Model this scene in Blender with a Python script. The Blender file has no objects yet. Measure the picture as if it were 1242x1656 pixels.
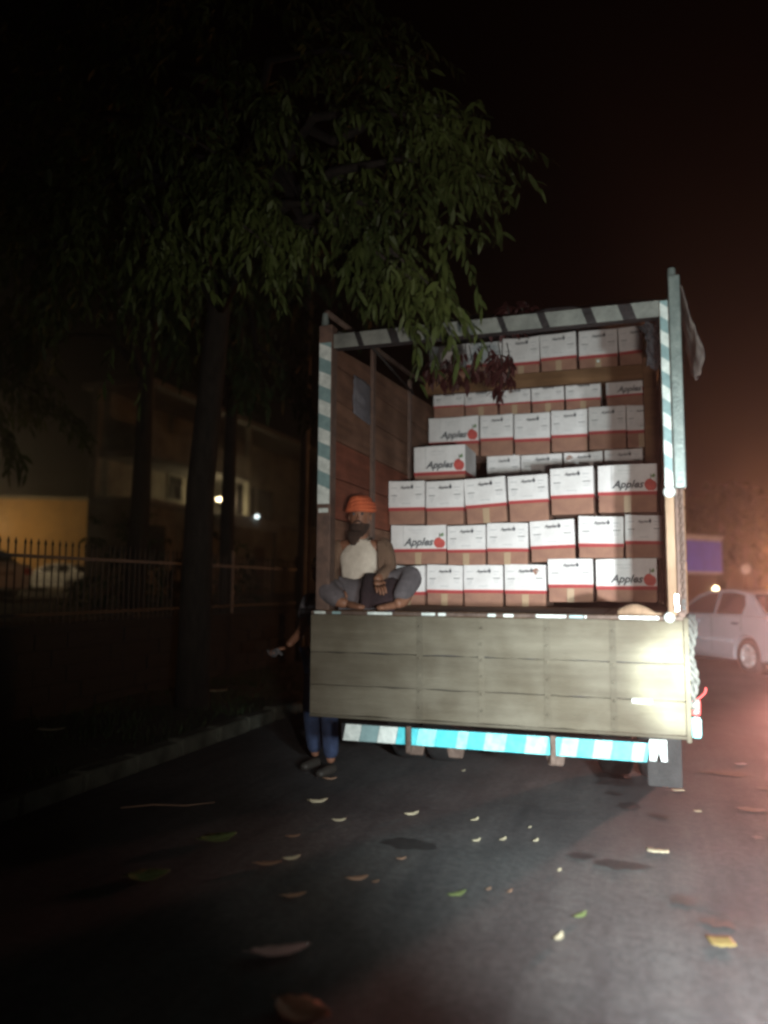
import bpy, bmesh, math, random
import numpy as np
from mathutils import Vector, Matrix, Euler
R = math.radians
random.seed(7); RNG = np.random.default_rng(7)
sc = bpy.context.scene
C = sc.collection

# ------------------------------------------------------------------ camera
cam_d = bpy.data.cameras.new('camera'); cam = bpy.data.objects.new('camera', cam_d); C.objects.link(cam)
cam_d.sensor_fit = 'VERTICAL'; cam_d.sensor_height = 36.0; cam_d.lens = 26.96
cam_d.clip_start = 0.05; cam_d.clip_end = 2000
cam.matrix_world = Matrix.Translation((0, 0, 1.5)) @ Matrix.Rotation(R(90 + 5.5), 4, 'X') @ Matrix.Rotation(R(0.30), 4, 'Z')
cam_d.dof.use_dof = True; cam_d.dof.focus_distance = 5.8; cam_d.dof.aperture_fstop = 0.6
sc.camera = cam
# ------------------------------------------------------------------ world and light
w = bpy.data.worlds.new('World'); sc.world = w; w.use_nodes = True
nt = w.node_tree; bg = nt.nodes['Background']
sky = nt.nodes.new('ShaderNodeTexSky'); sky.sky_type = 'NISHITA'; sky.sun_disc = False
sky.sun_elevation = R(-4); sky.sun_rotation = R(60); sky.air_density = 1.2; sky.dust_density = 2.0
nt.links.new(sky.outputs[0], bg.inputs[0]); bg.inputs[1].default_value = 0.0012
sc.view_settings.view_transform = 'Standard'; sc.view_settings.look = 'None'
sc.view_settings.gamma = 1; sc.view_settings.use_curve_mapping = False; sc.view_settings.exposure = 0

def lamp(name, kind, loc, energy, color, target=None, size=0.05, angle=None, blend=1.0):
    d = bpy.data.lights.new(name, kind); d.energy = energy; d.color = color
    if kind in ('POINT', 'SPOT'): d.shadow_soft_size = size
    if kind == 'SPOT': d.spot_size = R(angle); d.spot_blend = blend
    if kind == 'SUN': d.angle = size
    o = bpy.data.objects.new(name, d); C.objects.link(o); o.location = loc
    if target is not None:
        o.rotation_euler = (Vector(target) - Vector(loc)).to_track_quat('-Z', 'Y').to_euler()
    return o
# spots for the headlamps of the vehicle the picture is taken from (wide beams, hot core, one spot at the sedan)
COOL = (0.86, 1.0, 0.93)
lamp('headlamp_core', 'SPOT', (1.15, 0.7, 0.95), 7800, COOL, (1.79, 4.56, 0.97), 0.05, 11.5, 1.0)
lamp('headlamp_beam', 'SPOT', (0.95, 0.5, 1.38), 760, (0.84, 1.0, 0.99), (2.25, 4.8, 1.25), 0.06, 76, 1.0)
lamp('headlamp_far', 'SPOT', (1.25, 0.7, 1.0), 9000, (0.96, 1.0, 1.0), (6.4, 13.2, .85), 0.06, 17, 1.0)
lamp('headlamp_near', 'SPOT', (0.35, 0.5, 1.40), 420, (1.0, 0.91, 0.82), (0.85, 6.0, 2.15), 0.06, 86, 1.0)
lamp('added_road_spot', 'SPOT', (1.25, 0.4, 1.25), 2900, (0.90, 0.98, 1.0), (2.6, 4.3, 0), 0.06, 84, 1.0)  # extra spot added to brighten the road, not one of the headlamps
lamp('moon', 'SUN', (0, 0, 20), 0.002, (0.8, 0.9, 1.0), (-6, 10, 0), R(2))
# cycles
cy = sc.cycles
cy.use_denoising = True
cy.filter_width = 2.7
cy.max_bounces = 5; cy.diffuse_bounces = 3; cy.glossy_bounces = 3; cy.transmission_bounces = 4
cy.volume_bounces = 0; cy.sample_clamp_indirect = 3.0; cy.use_light_tree = True
cy.volume_step_rate = 2; cy.volume_max_steps = 64

# ------------------------------------------------------------------ frames
YAW = R(18.175); X0, Y0 = -0.454, 5.324
FR = Matrix.Translation((X0, Y0, 0)) @ Matrix.Rotation(-YAW, 4, 'Z')     # road frame: x across, y along the road

def tag(o, label=None, cat=None, group=None, kind=None):
    if label: o['label'] = label
    if cat: o['category'] = cat
    if group: o['group'] = group
    if kind: o['kind'] = kind
    return o
def empty(name, loc=(0, 0, 0), rz=0.0, road=True, **k):
    o = bpy.data.objects.new(name, None); C.objects.link(o); o.empty_display_size = 0.2
    m = Matrix.Translation(loc) @ Matrix.Rotation(rz, 4, 'Z')
    o.matrix_world = (FR @ m) if road else m
    return tag(o, **k)
def copy_tree(o, parent=None):
    c = o.copy(); C.objects.link(c)
    if parent is not None:
        c.parent = parent
    for ch in list(o.children): copy_tree(ch, c)
    return c

# ------------------------------------------------------------------ materials
MATS = {}
def mat(name, col, rough=0.8, metal=0.0, col2=None, scale=8.0, amt=0.5, bump=0.0, bscale=None, stretch=(1, 1, 1),
        emit=None, estr=0.0, spec=0.5, detail=6, coat=0.0):
    if name in MATS: return MATS[name]
    m = bpy.data.materials.new(name); m.use_nodes = True; t = m.node_tree; p = t.nodes['Principled BSDF']
    p.inputs['Roughness'].default_value = rough; p.inputs['Metallic'].default_value = metal
    p.inputs['Specular IOR Level'].default_value = spec
    if coat: p.inputs['Coat Weight'].default_value = coat
    tc = t.nodes.new('ShaderNodeTexCoord'); mp = t.nodes.new('ShaderNodeMapping'); mp.inputs['Scale'].default_value = stretch
    t.links.new(tc.outputs['Object'], mp.inputs[0])
    n = t.nodes.new('ShaderNodeTexNoise'); n.inputs['Scale'].default_value = scale; n.inputs['Detail'].default_value = detail
    n.inputs['Roughness'].default_value = 0.62
    t.links.new(mp.outputs[0], n.inputs['Vector'])
    c2 = col2 or tuple(c * (1 - 0.45 * amt) for c in col)
    cr = t.nodes.new('ShaderNodeValToRGB'); cr.color_ramp.elements[0].position = 0.33; cr.color_ramp.elements[1].position = 0.67
    cr.color_ramp.elements[0].color = (*c2, 1); cr.color_ramp.elements[1].color = (*col, 1)
    t.links.new(n.outputs['Fac'], cr.inputs[0]); t.links.new(cr.outputs[0], p.inputs['Base Color'])
    if bump:
        n2 = t.nodes.new('ShaderNodeTexNoise'); n2.inputs['Scale'].default_value = bscale or scale * 4; n2.inputs['Detail'].default_value = 8
        t.links.new(mp.outputs[0], n2.inputs['Vector'])
        b = t.nodes.new('ShaderNodeBump'); b.inputs['Strength'].default_value = bump; b.inputs['Distance'].default_value = 0.02
        t.links.new(n2.outputs['Fac'], b.inputs['Height']); t.links.new(b.outputs[0], p.inputs['Normal'])
    if emit:
        p.inputs['Emission Color'].default_value = (*emit, 1); p.inputs['Emission Strength'].default_value = estr
    MATS[name] = m
    return m
def wood(name, a, b, axis=0, scale=3.0):
    """weathered plank: long grain streaks plus blotches of dirt"""
    m = mat(name, a, 0.85, 0, b, scale, 0.6, 0.5, 30, stretch=(0.5, 6, 6) if axis == 0 else ((6, 0.5, 6) if axis == 1 else (6, 6, 0.5)), spec=0.25)
    t = m.node_tree; p = t.nodes['Principled BSDF']; cr = [n for n in t.nodes if n.type == 'VALTORGB'][0]
    tc = [n for n in t.nodes if n.type == 'TEX_COORD'][0]
    n = t.nodes.new('ShaderNodeTexNoise'); n.inputs['Scale'].default_value = 3.2; n.inputs['Detail'].default_value = 7
    t.links.new(tc.outputs['Object'], n.inputs['Vector'])
    r2 = t.nodes.new('ShaderNodeValToRGB'); r2.color_ramp.elements[0].position = 0.38; r2.color_ramp.elements[0].color = (0.70, 0.67, 0.63, 1)
    r2.color_ramp.elements[1].position = 0.62; r2.color_ramp.elements[1].color = (1, 1, 1, 1)
    t.links.new(n.outputs['Fac'], r2.inputs[0])
    oi = t.nodes.new('ShaderNodeObjectInfo'); rr = t.nodes.new('ShaderNodeMapRange'); rr.inputs['To Min'].default_value = 0.8; rr.inputs['To Max'].default_value = 1.15
    t.links.new(oi.outputs['Random'], rr.inputs[0])
    mx = t.nodes.new('ShaderNodeMix'); mx.data_type = 'RGBA'; mx.blend_type = 'MULTIPLY'; mx.inputs[0].default_value = 1
    t.links.new(cr.outputs[0], mx.inputs[6]); t.links.new(r2.outputs[0], mx.inputs[7])
    mx2 = t.nodes.new('ShaderNodeVectorMath'); mx2.operation = 'SCALE'
    t.links.new(mx.outputs[2], mx2.inputs[0]); t.links.new(rr.outputs[0], mx2.inputs['Scale'])
    t.links.new(mx2.outputs[0], p.inputs['Base Color'])
    return m
M = dict(
    tail=wood('tailgate_wood', (0.134, 0.121, 0.092), (0.106, 0.094, 0.071)),
    sidew=wood('side_board_wood', (0.27, 0.145, 0.095), (0.16, 0.085, 0.058), 1),
    sider=wood('red_side_board_wood', (0.32, 0.105, 0.062), (0.20, 0.066, 0.04), 1),
    pale_wood=wood('pale_post_wood', (0.36, 0.25, 0.17), (0.24, 0.16, 0.11), 2),
    shelfw=wood('shelf_wood', (0.22, 0.12, 0.06), (0.13, 0.07, 0.035)),
    post=mat('painted_post', (0.24, 0.285, 0.27), 0.45, 0.3, (0.14, 0.18, 0.175), 14, .6, .2),
    post_d=mat('grimy_post', (0.17, 0.105, 0.08), 0.7, 0.2, (0.09, 0.06, 0.05), 14, .6, .2),
    stripe_w=mat('reflective_white', (0.72, 0.78, 0.75), 0.35, 0, (0.46, 0.52, 0.50), 20, .4),
    stripe_d=mat('reflective_teal', (0.24, 0.36, 0.37), 0.4, 0, (0.17, 0.27, 0.28), 20, .4),
    cyan=mat('reflective_cyan', (0.11, 0.62, 0.68), 0.3, 0, (0.07, 0.46, 0.54), 22, .4),
    cyan_w=mat('reflective_pale_cyan', (0.38, 0.90, 0.92), 0.3, 0, (0.18, 0.68, 0.74), 22, .4),
    beam=mat('beam_paint', (0.22, 0.235, 0.215), 0.7, 0.0, (0.12, 0.13, 0.12), 9, .6, .3),
    dark_st=mat('dark_steel', (0.045, 0.042, 0.045), 0.6, 0.6, (0.02, 0.02, 0.022), 9, .6, .3),
    rust=mat('rusty_steel', (0.14, 0.10, 0.08), 0.7, 0.4, (0.07, 0.045, 0.035), 14, .6, .4),
    chrome=mat('bright_steel', (0.85, 0.88, 0.86), 0.22, 0.9, (0.6, 0.62, 0.6), 12, .3),
    rubber=mat('rubber', (0.025, 0.024, 0.024), 0.85, 0, (0.012, 0.012, 0.012), 20, .5, .3),
    rope=mat('rope', (0.085, 0.083, 0.078), 0.95, 0, (0.03, 0.03, 0.028), 40, .6, .6),
    tarp=mat('tarpaulin', (0.055, 0.05, 0.055), 0.7, 0, (0.02, 0.02, 0.024), 5, .6, .6, 12),
    tarpd=mat('dark_canvas', (0.022, 0.02, 0.023), 0.8, 0, (0.01, 0.01, 0.012), 5, .6, .6, 12),
    tarp2=mat('faded_tarpaulin', (0.17, 0.14, 0.125), 0.85, 0, (0.035, 0.032, 0.034), 7, .6, .6, 16),
    kraft=mat('kraft_board', (0.33, 0.175, 0.115), 0.9, 0, (0.22, 0.11, 0.08), 5, .5, .1, 60),
    lid=mat('white_printed_board', (0.74, 0.71, 0.70), 0.75, 0, (0.52, 0.49, 0.48), 3, .3, .08, 40, spec=.3),
    red=mat('red_printed_board', (0.36, 0.05, 0.05), 0.75, 0, (0.27, 0.04, 0.04), 6, .3, spec=.3),
    pink=mat('pink_printed_board', (0.74, 0.42, 0.40), 0.75, 0, (0.66, 0.34, 0.32), 6, .3, spec=.3),
    ink=mat('dark_ink', (0.05, 0.055, 0.06), 0.8, 0, (0.09, 0.09, 0.10), 30, .3),
    inkg=mat('grey_ink', (0.34, 0.34, 0.35), 0.8, 0, (0.44, 0.44, 0.44), 30, .3),
    apple=mat('apple_print', (0.50, 0.075, 0.06), 0.7, 0, (0.36, 0.05, 0.045), 14, .5),
    leafp=mat('leaf_print', (0.15, 0.24, 0.10), 0.7, 0, (0.1, 0.16, 0.07), 14, .5),
    tape=mat('packing_tape', (0.42, 0.30, 0.20), 0.18, 0, (0.36, 0.25, 0.16), 10, .3, spec=.8),
    bark=mat('bark', (0.034, 0.029, 0.023), 0.95, 0, (0.012, 0.011, 0.009), 9, .6, .8, 24, stretch=(2, 2, .5)),
    concrete=mat('concrete', (0.30, 0.29, 0.26), 0.9, 0, (0.17, 0.165, 0.15), 2.5, .6, .4, 30),
    soil=mat('soil', (0.055, 0.05, 0.035), 1.0, 0, (0.022, 0.02, 0.014), 1.6, .6, .9, 9),
    kerb=mat('kerb_stone_concrete', (0.11, 0.115, 0.09), 0.95, 0, (0.035, 0.038, 0.028), 4, .6, .7, 22),
    iron=mat('fence_iron', (0.05, 0.05, 0.05), 0.6, 0.2, (0.025, 0.024, 0.022), 20, .6),
    railp=mat('rail_paint', (0.20, 0.20, 0.20), 0.6, 0.1, (0.12, 0.12, 0.115), 20, .6),
    skin=mat('skin', (0.26, 0.125, 0.075), 0.55, 0, (0.20, 0.09, 0.055), 18, .4),
    hair=mat('hair', (0.03, 0.018, 0.013), 0.75, 0, (0.006, 0.005, 0.005), 40, .4, .6, 60),
    turban=mat('orange_cotton', (0.58, 0.13, 0.05), 0.9, 0, (0.38, 0.075, 0.03), 14, .5, .4, 30),
    vest=mat('cream_cotton', (0.60, 0.53, 0.45), 0.95, 0, (0.42, 0.36, 0.30), 7, .5, .6, 14),
    jacket=mat('brown_cotton', (0.17, 0.10, 0.065), 0.95, 0, (0.10, 0.06, 0.04), 7, .5, .6, 14),
    trous=mat('grey_cotton', (0.14, 0.12, 0.13), 0.95, 0, (0.07, 0.062, 0.066), 7, .5, .6, 14),
    dcloth=mat('dark_cloth', (0.035, 0.018, 0.022), 0.95, 0, (0.015, 0.01, 0.012), 7, .5, .6, 14),
    jeans=mat('denim', (0.036, 0.056, 0.12), 0.95, 0, (0.015, 0.024, 0.055), 9, .5, .5, 18),
    shirt=mat('grey_shirt', (0.15, 0.145, 0.16), 0.95, 0, (0.09, 0.085, 0.1), 7, .5, .5, 14),
    shirt2=mat('dull_cloth', (0.13, 0.125, 0.13), 0.95, 0, (0.08, 0.075, 0.08), 7, .5, .5, 14),
    shoe=mat('shoe', (0.04, 0.035, 0.03), 0.6),
    car=mat('silver_paint', (0.44, 0.45, 0.50), 0.28, 0.5, (0.38, 0.39, 0.43), 2, .2, coat=.6),
    carw=mat('white_paint', (0.72, 0.72, 0.70), 0.35, 0.0, (0.62, 0.62, 0.60), 2, .2, coat=.5),
    carb=mat('grey_paint', (0.22, 0.23, 0.25), 0.35, 0.3, (0.18, 0.19, 0.21), 2, .2, coat=.5),
    glass=mat('tinted_glass', (0.02, 0.018, 0.02), 0.08, 0, (0.015, 0.014, 0.015), 3, .2, spec=.6),
    trim=mat('dark_trim', (0.03, 0.03, 0.033), 0.6),
    mould=mat('grey_moulding', (0.32, 0.33, 0.36), 0.5),
    rim=mat('alloy', (0.62, 0.60, 0.60), 0.35, 0.7, (0.4, 0.39, 0.39), 12, .4),
    redlens=mat('red_lens', (0.5, 0.02, 0.02), 0.25, 0, emit=(1, 0.06, 0.03), estr=9.0),
    redoff=mat('red_plastic', (0.55, 0.05, 0.05), 0.3, 0, (0.35, 0.03, 0.03), 14, .4),
    warm=mat('warm_bulb', (1, .9, .7), 0.4, 0, emit=(1.0, 0.80, 0.45), estr=14.0),
    white_l=mat('white_bulb', (1, 1, 1), 0.4, 0, emit=(0.85, 1.0, 1.0), estr=3.0),
    head_on=mat('lit_headlight', (1, 1, .9), 0.3, 0, emit=(1.0, 0.85, 0.6), estr=60.0),
    beard=mat('beard_hair', (0.055, 0.03, 0.02), 0.9, 0, (0.03, 0.016, 0.012), 60, .6, .8, 80),
    sodium=mat('sodium_bulb', (1, .6, .2), 0.4, 0, emit=(1.0, 0.42, 0.10), estr=160.0),
    blue=mat('blue_panel', (0.13, 0.15, 0.70), 0.55, 0, (0.09, 0.10, 0.52), 2, .4),
    pale=mat('pale_sheet', (0.52, 0.48, 0.46), 0.6, 0, (0.36, 0.33, 0.32), 3, .5),
    brownt=mat('brown_body', (0.09, 0.05, 0.045), 0.7, 0, (0.05, 0.03, 0.03), 3, .5),
    yellow=mat('yellow_plaster', (0.62, 0.40, 0.14), 0.9, 0, (0.48, 0.30, 0.11), 1.2, .5, .2, 20),
    plaster=mat('grey_plaster', (0.36, 0.35, 0.28), 0.9, 0, (0.15, 0.145, 0.115), 0.9, .6, .3, 16),
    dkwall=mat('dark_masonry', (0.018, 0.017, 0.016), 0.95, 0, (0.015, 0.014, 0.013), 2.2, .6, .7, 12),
    void=mat('dark_interior', (0.012, 0.012, 0.012), 0.9),
    canopy=mat('canopy_sheet', (0.34, 0.38, 0.38), 0.5, 0.1, (0.22, 0.25, 0.25), 3, .5),
)
def leafmat(name, c1, c2, trans=0.25, rough=0.6):
    m = mat(name, c1, rough, 0, c2, 1.7, .6, 0, spec=.35)
    p = m.node_tree.nodes['Principled BSDF']
    p.inputs['Subsurface Weight'].default_value = 0.0
    t = m.node_tree; out = [n for n in t.nodes if n.type == 'OUTPUT_MATERIAL'][0]
    tr = t.nodes.new('ShaderNodeBsdfTranslucent'); ms = t.nodes.new('ShaderNodeMixShader'); ms.inputs[0].default_value = trans
    cr = [n for n in t.nodes if n.type == 'VALTORGB'][0]
    t.links.new(cr.outputs[0], tr.inputs[0]); t.links.new(p.outputs[0], ms.inputs[1]); t.links.new(tr.outputs[0], ms.inputs[2])
    t.links.new(ms.outputs[0], out.inputs[0])
    return m
M['leaf'] = leafmat('green_leaves', (0.085, 0.115, 0.03), (0.028, 0.045, 0.012))
M['leaf2'] = leafmat('dark_green_leaves', (0.05, 0.085, 0.03), (0.02, 0.04, 0.015))
M['leafr'] = leafmat('red_lit_leaves', (0.055, 0.013, 0.012), (0.028, 0.007, 0.007))  # glow of red light painted into the leaf colour
M['lf_pale'] = leafmat('pale_dry_leaf', (0.70, 0.64, 0.46), (0.50, 0.44, 0.30), .1)
M['lf_brown'] = leafmat('brown_dry_leaf', (0.38, 0.25, 0.17), (0.24, 0.14, 0.09), .1)
M['lf_pink'] = leafmat('pinkish_dry_leaf', (0.62, 0.45, 0.43), (0.42, 0.28, 0.26), .1)
M['lf_orange'] = leafmat('orange_dry_leaf', (0.62, 0.30, 0.19), (0.42, 0.19, 0.12), .1)
M['lf_green'] = leafmat('green_fallen_leaf', (0.22, 0.27, 0.10), (0.12, 0.16, 0.06), .1)
M['lf_yellow'] = leafmat('yellow_fallen_leaf', (0.27, 0.20, 0.07), (0.16, 0.12, 0.04), .1)
# asphalt: fine grain, broad patches, dusty strips
def asphalt():
    m = bpy.data.materials.new('asphalt'); m.use_nodes = True; t = m.node_tree; p = t.nodes['Principled BSDF']
    tc = t.nodes.new('ShaderNodeTexCoord')
    def noise(s, d, st=None):
        n = t.nodes.new('ShaderNodeTexNoise'); n.inputs['Scale'].default_value = s; n.inputs['Detail'].default_value = d
        n.inputs['Roughness'].default_value = 0.65
        if st:
            mp = t.nodes.new('ShaderNodeMapping'); mp.inputs['Scale'].default_value = st
            t.links.new(tc.outputs['Object'], mp.inputs[0]); t.links.new(mp.outputs[0], n.inputs['Vector'])
        else: t.links.new(tc.outputs['Object'], n.inputs['Vector'])
        return n
    def ramp(n, a, b, ca, cb):
        r = t.nodes.new('ShaderNodeValToRGB'); r.color_ramp.elements[0].position = a; r.color_ramp.elements[1].position = b
        r.color_ramp.elements[0].color = (*ca, 1); r.color_ramp.elements[1].color = (*cb, 1)
        t.links.new(n.outputs['Fac'], r.inputs[0]); return r
    def mul(a, b):
        x = t.nodes.new('ShaderNodeMix'); x.data_type = 'RGBA'; x.blend_type = 'MULTIPLY'; x.inputs[0].default_value = 1
        t.links.new(a.outputs[0], x.inputs[6]); t.links.new(b.outputs[0], x.inputs[7])
        r = t.nodes.new('NodeReroute'); t.links.new(x.outputs[2], r.inputs[0]); return r
    a = ramp(noise(0.7, 8), 0.34, 0.66, (0.055, 0.054, 0.056), (0.115, 0.11, 0.108))
    b = ramp(noise(90, 3), 0.3, 0.7, (0.6, 0.6, 0.6), (1.15, 1.15, 1.15))
    c = ramp(noise(2.2, 6, (2.2, 0.25, 1)), 0.36, 0.62, (0.62, 0.62, 0.64), (1, 1, 1))
    d = ramp(noise(22, 5), 0.36, 0.64, (0.62, 0.62, 0.62), (1.1, 1.1, 1.1))
    f = mul(mul(mul(a, b), c), d)
    t.links.new(f.outputs[0], p.inputs['Base Color'])
    rr = ramp(noise(1.3, 5), 0.35, 0.7, (0.72,) * 3, (0.92,) * 3); t.links.new(rr.outputs[0], p.inputs['Roughness'])
    n2 = noise(140, 4); bp = t.nodes.new('ShaderNodeBump'); bp.inputs['Strength'].default_value = 0.5; bp.inputs['Distance'].default_value = 0.008
    t.links.new(n2.outputs['Fac'], bp.inputs['Height']); t.links.new(bp.outputs[0], p.inputs['Normal'])
    return m
M['asphalt'] = asphalt()

# ------------------------------------------------------------------ mesh builder
class MB:
    def __init__(s): s.v = []; s.f = []; s.m = []
    def add(s, vs, fs, mi=0):
        b = len(s.v); s.v += [tuple(x) for x in vs]
        for f in fs: s.f.append(tuple(b + i for i in f)); s.m.append(mi)
        return s
    def box(s, x0, x1, y0, y1, z0, z1, mi=0):
        v = [(x0, y0, z0), (x1, y0, z0), (x1, y1, z0), (x0, y1, z0), (x0, y0, z1), (x1, y0, z1), (x1, y1, z1), (x0, y1, z1)]
        return s.add(v, [(0, 3, 2, 1), (4, 5, 6, 7), (0, 1, 5, 4), (1, 2, 6, 5), (2, 3, 7, 6), (3, 0, 4, 7)], mi)
    def tube(s, pts, r, n=8, mi=0, caps=True, flat=None):
        pts = [Vector(p) for p in pts]; rs = r if isinstance(r, (list, tuple)) else [r] * len(pts)
        rings = []; prev = None
        for i, p in enumerate(pts):
            d = (pts[min(i + 1, len(pts) - 1)] - pts[max(i - 1, 0)]).normalized()
            if prev is None:
                a = Vector((0, 0, 1)) if abs(d.z) < 0.9 else Vector((1, 0, 0)); x = d.cross(a).normalized()
            else: x = (prev - d * prev.dot(d)).normalized()
            prev = x; y = d.cross(x)
            rings.append([p + (x * math.cos(2 * math.pi * k / n) + y * math.sin(2 * math.pi * k / n)) * rs[i] for k in range(n)])
        vs = [q for rg in rings for q in rg]; fs = []
        for i in range(len(pts) - 1):
            for k in range(n):
                k2 = (k + 1) % n; fs.append((i * n + k, i * n + k2, (i + 1) * n + k2, (i + 1) * n + k))
        if caps: fs.append(tuple(reversed(range(n)))); fs.append(tuple((len(pts) - 1) * n + k for k in range(n)))
        return s.add(vs, fs, mi)
    def lathe(s, prof, n=24, axis='Z', mi=0, c=(0, 0, 0)):
        vs = []
        for r, h in prof:
            for k in range(n):
                a = 2 * math.pi * k / n; q = (r * math.cos(a), r * math.sin(a), h)
                if axis == 'X': q = (q[2], q[0], q[1])
                if axis == 'Y': q = (q[0], q[2], q[1])
                vs.append((q[0] + c[0], q[1] + c[1], q[2] + c[2]))
        fs = [(i * n + k, i * n + (k + 1) % n, (i + 1) * n + (k + 1) % n, (i + 1) * n + k) for i in range(len(prof) - 1) for k in range(n)]
        return s.add(vs, fs, mi)
    def prism(s, poly, y0, y1, mi=0, plane='XZ', inset=None):
        n = len(poly)
        def P(p, y): return (p[0], y, p[1]) if plane == 'XZ' else ((y, p[0], p[1]) if plane == 'YZ' else (p[0], p[1], y))
        vs = [P(p, y0) for p in poly] + [P(p, y1) for p in (inset or poly)]
        fs = [tuple(range(n)), tuple(reversed(range(n, 2 * n)))] + [(i, n + i, n + (i + 1) % n, (i + 1) % n) for i in range(n)]
        return s.add(vs, fs, mi)
    def mesh(s, name, mats, bevel=0, smooth=False, seg=2):
        me = bpy.data.meshes.new(name); me.from_pydata(s.v, [], s.f)
        for m_ in (mats if isinstance(mats, (list, tuple)) else [mats]): me.materials.append(m_)
        me.polygons.foreach_set('material_index', s.m)
        bm = bmesh.new(); bm.from_mesh(me)
        bmesh.ops.recalc_face_normals(bm, faces=bm.faces)
        if bevel: bmesh.ops.bevel(bm, geom=list(bm.edges), offset=bevel, segments=seg, profile=0.6, affect='EDGES', clamp_overlap=True)
        bm.to_mesh(me); bm.free()
        if smooth: me.polygons.foreach_set('use_smooth', [True] * len(me.polygons))
        me.update(); return me
    def build(s, name, mats, parent=None, bevel=0, smooth=False, loc=None, rot=None, road=True, seg=2):
        return link(name, s.mesh(name, mats, bevel, smooth, seg), parent, loc, rot, road)
def link(name, me, parent=None, loc=None, rot=None, road=True):
    o = bpy.data.objects.new(name, me); C.objects.link(o)
    m = Matrix.Translation(loc or (0, 0, 0)) @ Euler(rot or (0, 0, 0)).to_matrix().to_4x4()
    if parent is not None: o.parent = parent; o.matrix_local = m
    else: o.matrix_world = (FR @ m) if road else m
    return o
def text_mesh(txt, size, m_, shear=0.0, bold=0.0, thick=0.0):
    cu = bpy.data.curves.new('t', 'FONT'); cu.body = txt; cu.size = size; cu.shear = shear; cu.offset = bold; cu.extrude = thick
    cu.align_x = 'LEFT'; cu.resolution_u = 3
    o = bpy.data.objects.new('t', cu); C.objects.link(o); dg = bpy.context.evaluated_depsgraph_get(); dg.update()
    me = bpy.data.meshes.new_from_object(o.evaluated_get(dg)); bpy.data.objects.remove(o)
    vs = [tuple(v.co) for v in me.vertices]; fs = [tuple(p.vertices) for p in me.polygons]
    bpy.data.meshes.remove(me)
    return vs, fs

# ================================================================== ground and road
MB().box(-120, 160, -40, 260, -0.4, -0.03).build('ground', M['soil'])['kind'] = 'structure'
rd = MB().box(-1.75, 14, -30, 240, -0.2, 0.0).build('road', M['asphalt']); tag(rd, kind='structure')
def blot(cx, cy, r, n=16, el=1.6, seed=0, z=0.004):
    rg = random.Random(seed); vs = [(cx, cy, z)]
    for k in range(n):
        a = 2 * math.pi * k / n; q = r * (0.65 + 0.6 * rg.random())
        vs.append((cx + q * el * math.cos(a), cy + q * math.sin(a) / 1.0, z))
    return MB().add(vs, [(0, k + 1, (k + 1) % n + 1) for k in range(n)])
M['stain'] = mat('oil_stain', (0.028, 0.024, 0.025), 0.55, 0, (0.04, 0.036, 0.036), 12, .5, .3)
inv = FR.inverted()
def W2R(x, y, z=0): return inv @ Vector((x, y, z))
for i, (x, y, r_, el) in enumerate([(0.15, 4.64, .10, 1.5), (1.77, 6.05, .09, 1.8), (1.68, 5.75, .06, 1), (1.70, 5.45, .10, .8), (1.82, 5.2, .06, 1.2), (2.80, 6.37, .09, 2.2),
                            (2.50, 5.37, .06, 1.6), (2.26, 4.79, .04, 1), (1.3, 4.31, .08, 2.0), (1.12, 4.45, .06, 1.4), (1.45, 3.85, .06, 1.1), (1.5, 3.6, .05, 1.5), (2.9, 5.9, .05, 2)]):
    q = W2R(x, y); blot(q.x, q.y, r_, 18, el, i).build('stain', M['stain'], rd, loc=(0, 0, 0))
# kerb of separate stones, verge, low wall, raised compound
kb = MB().box(-1.93, -1.77, -14, 40, -0.2, -0.02).build('kerb', M['soil']); tag(kb, kind='structure')
stone_meshes = []
for k in range(4):
    b = MB().box(-0.085, 0.085, -0.29, 0.29, 0, 0.15); me = b.mesh('kerb_stone', M['kerb'], 0.02)
    for v in me.vertices: v.co += Vector((random.uniform(-.008, .008), random.uniform(-.01, .01), random.uniform(-.012, .008)))
    stone_meshes.append(me)
for k in range(52):
    s = -6 + k * 0.62
    o = link('kerb_stone', stone_meshes[k % 4], kb, (-1.85 + random.uniform(-.015, .015), s, -0.02 + random.uniform(-.015, .01)), (random.uniform(-.02, .02), random.uniform(-.03, .03), random.uniform(-.02, .02)))
# uneven verge
def terrain(x0, x1, y0, y1, nx, ny, z0, amp, name, m_, seed=1):
    rg = np.random.default_rng(seed); xs = np.linspace(x0, x1, nx); ys = np.linspace(y0, y1, ny)
    from mathutils import noise as NZ
    vs = [(x, y, z0 + amp * NZ.noise(Vector((x * 1.1, y * 1.1, seed))) + amp * .5 * NZ.noise(Vector((x * 3.7, y * 3.7, seed)))) for y in ys for x in xs]
    fs = [(j * nx + i, j * nx + i + 1, (j + 1) * nx + i + 1, (j + 1) * nx + i) for j in range(ny - 1) for i in range(nx - 1)]
    return tag(MB().add(vs, fs).build(name, m_, smooth=True), kind='structure')
terrain(-4.0, -1.90, -12, 40, 16, 220, 0.10, 0.07, 'verge', M['soil'])
MB().box(-90, -4.25, -20, 200, -0.35, 1.10).build('compound_ground', M['soil'])['kind'] = 'structure'
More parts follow.
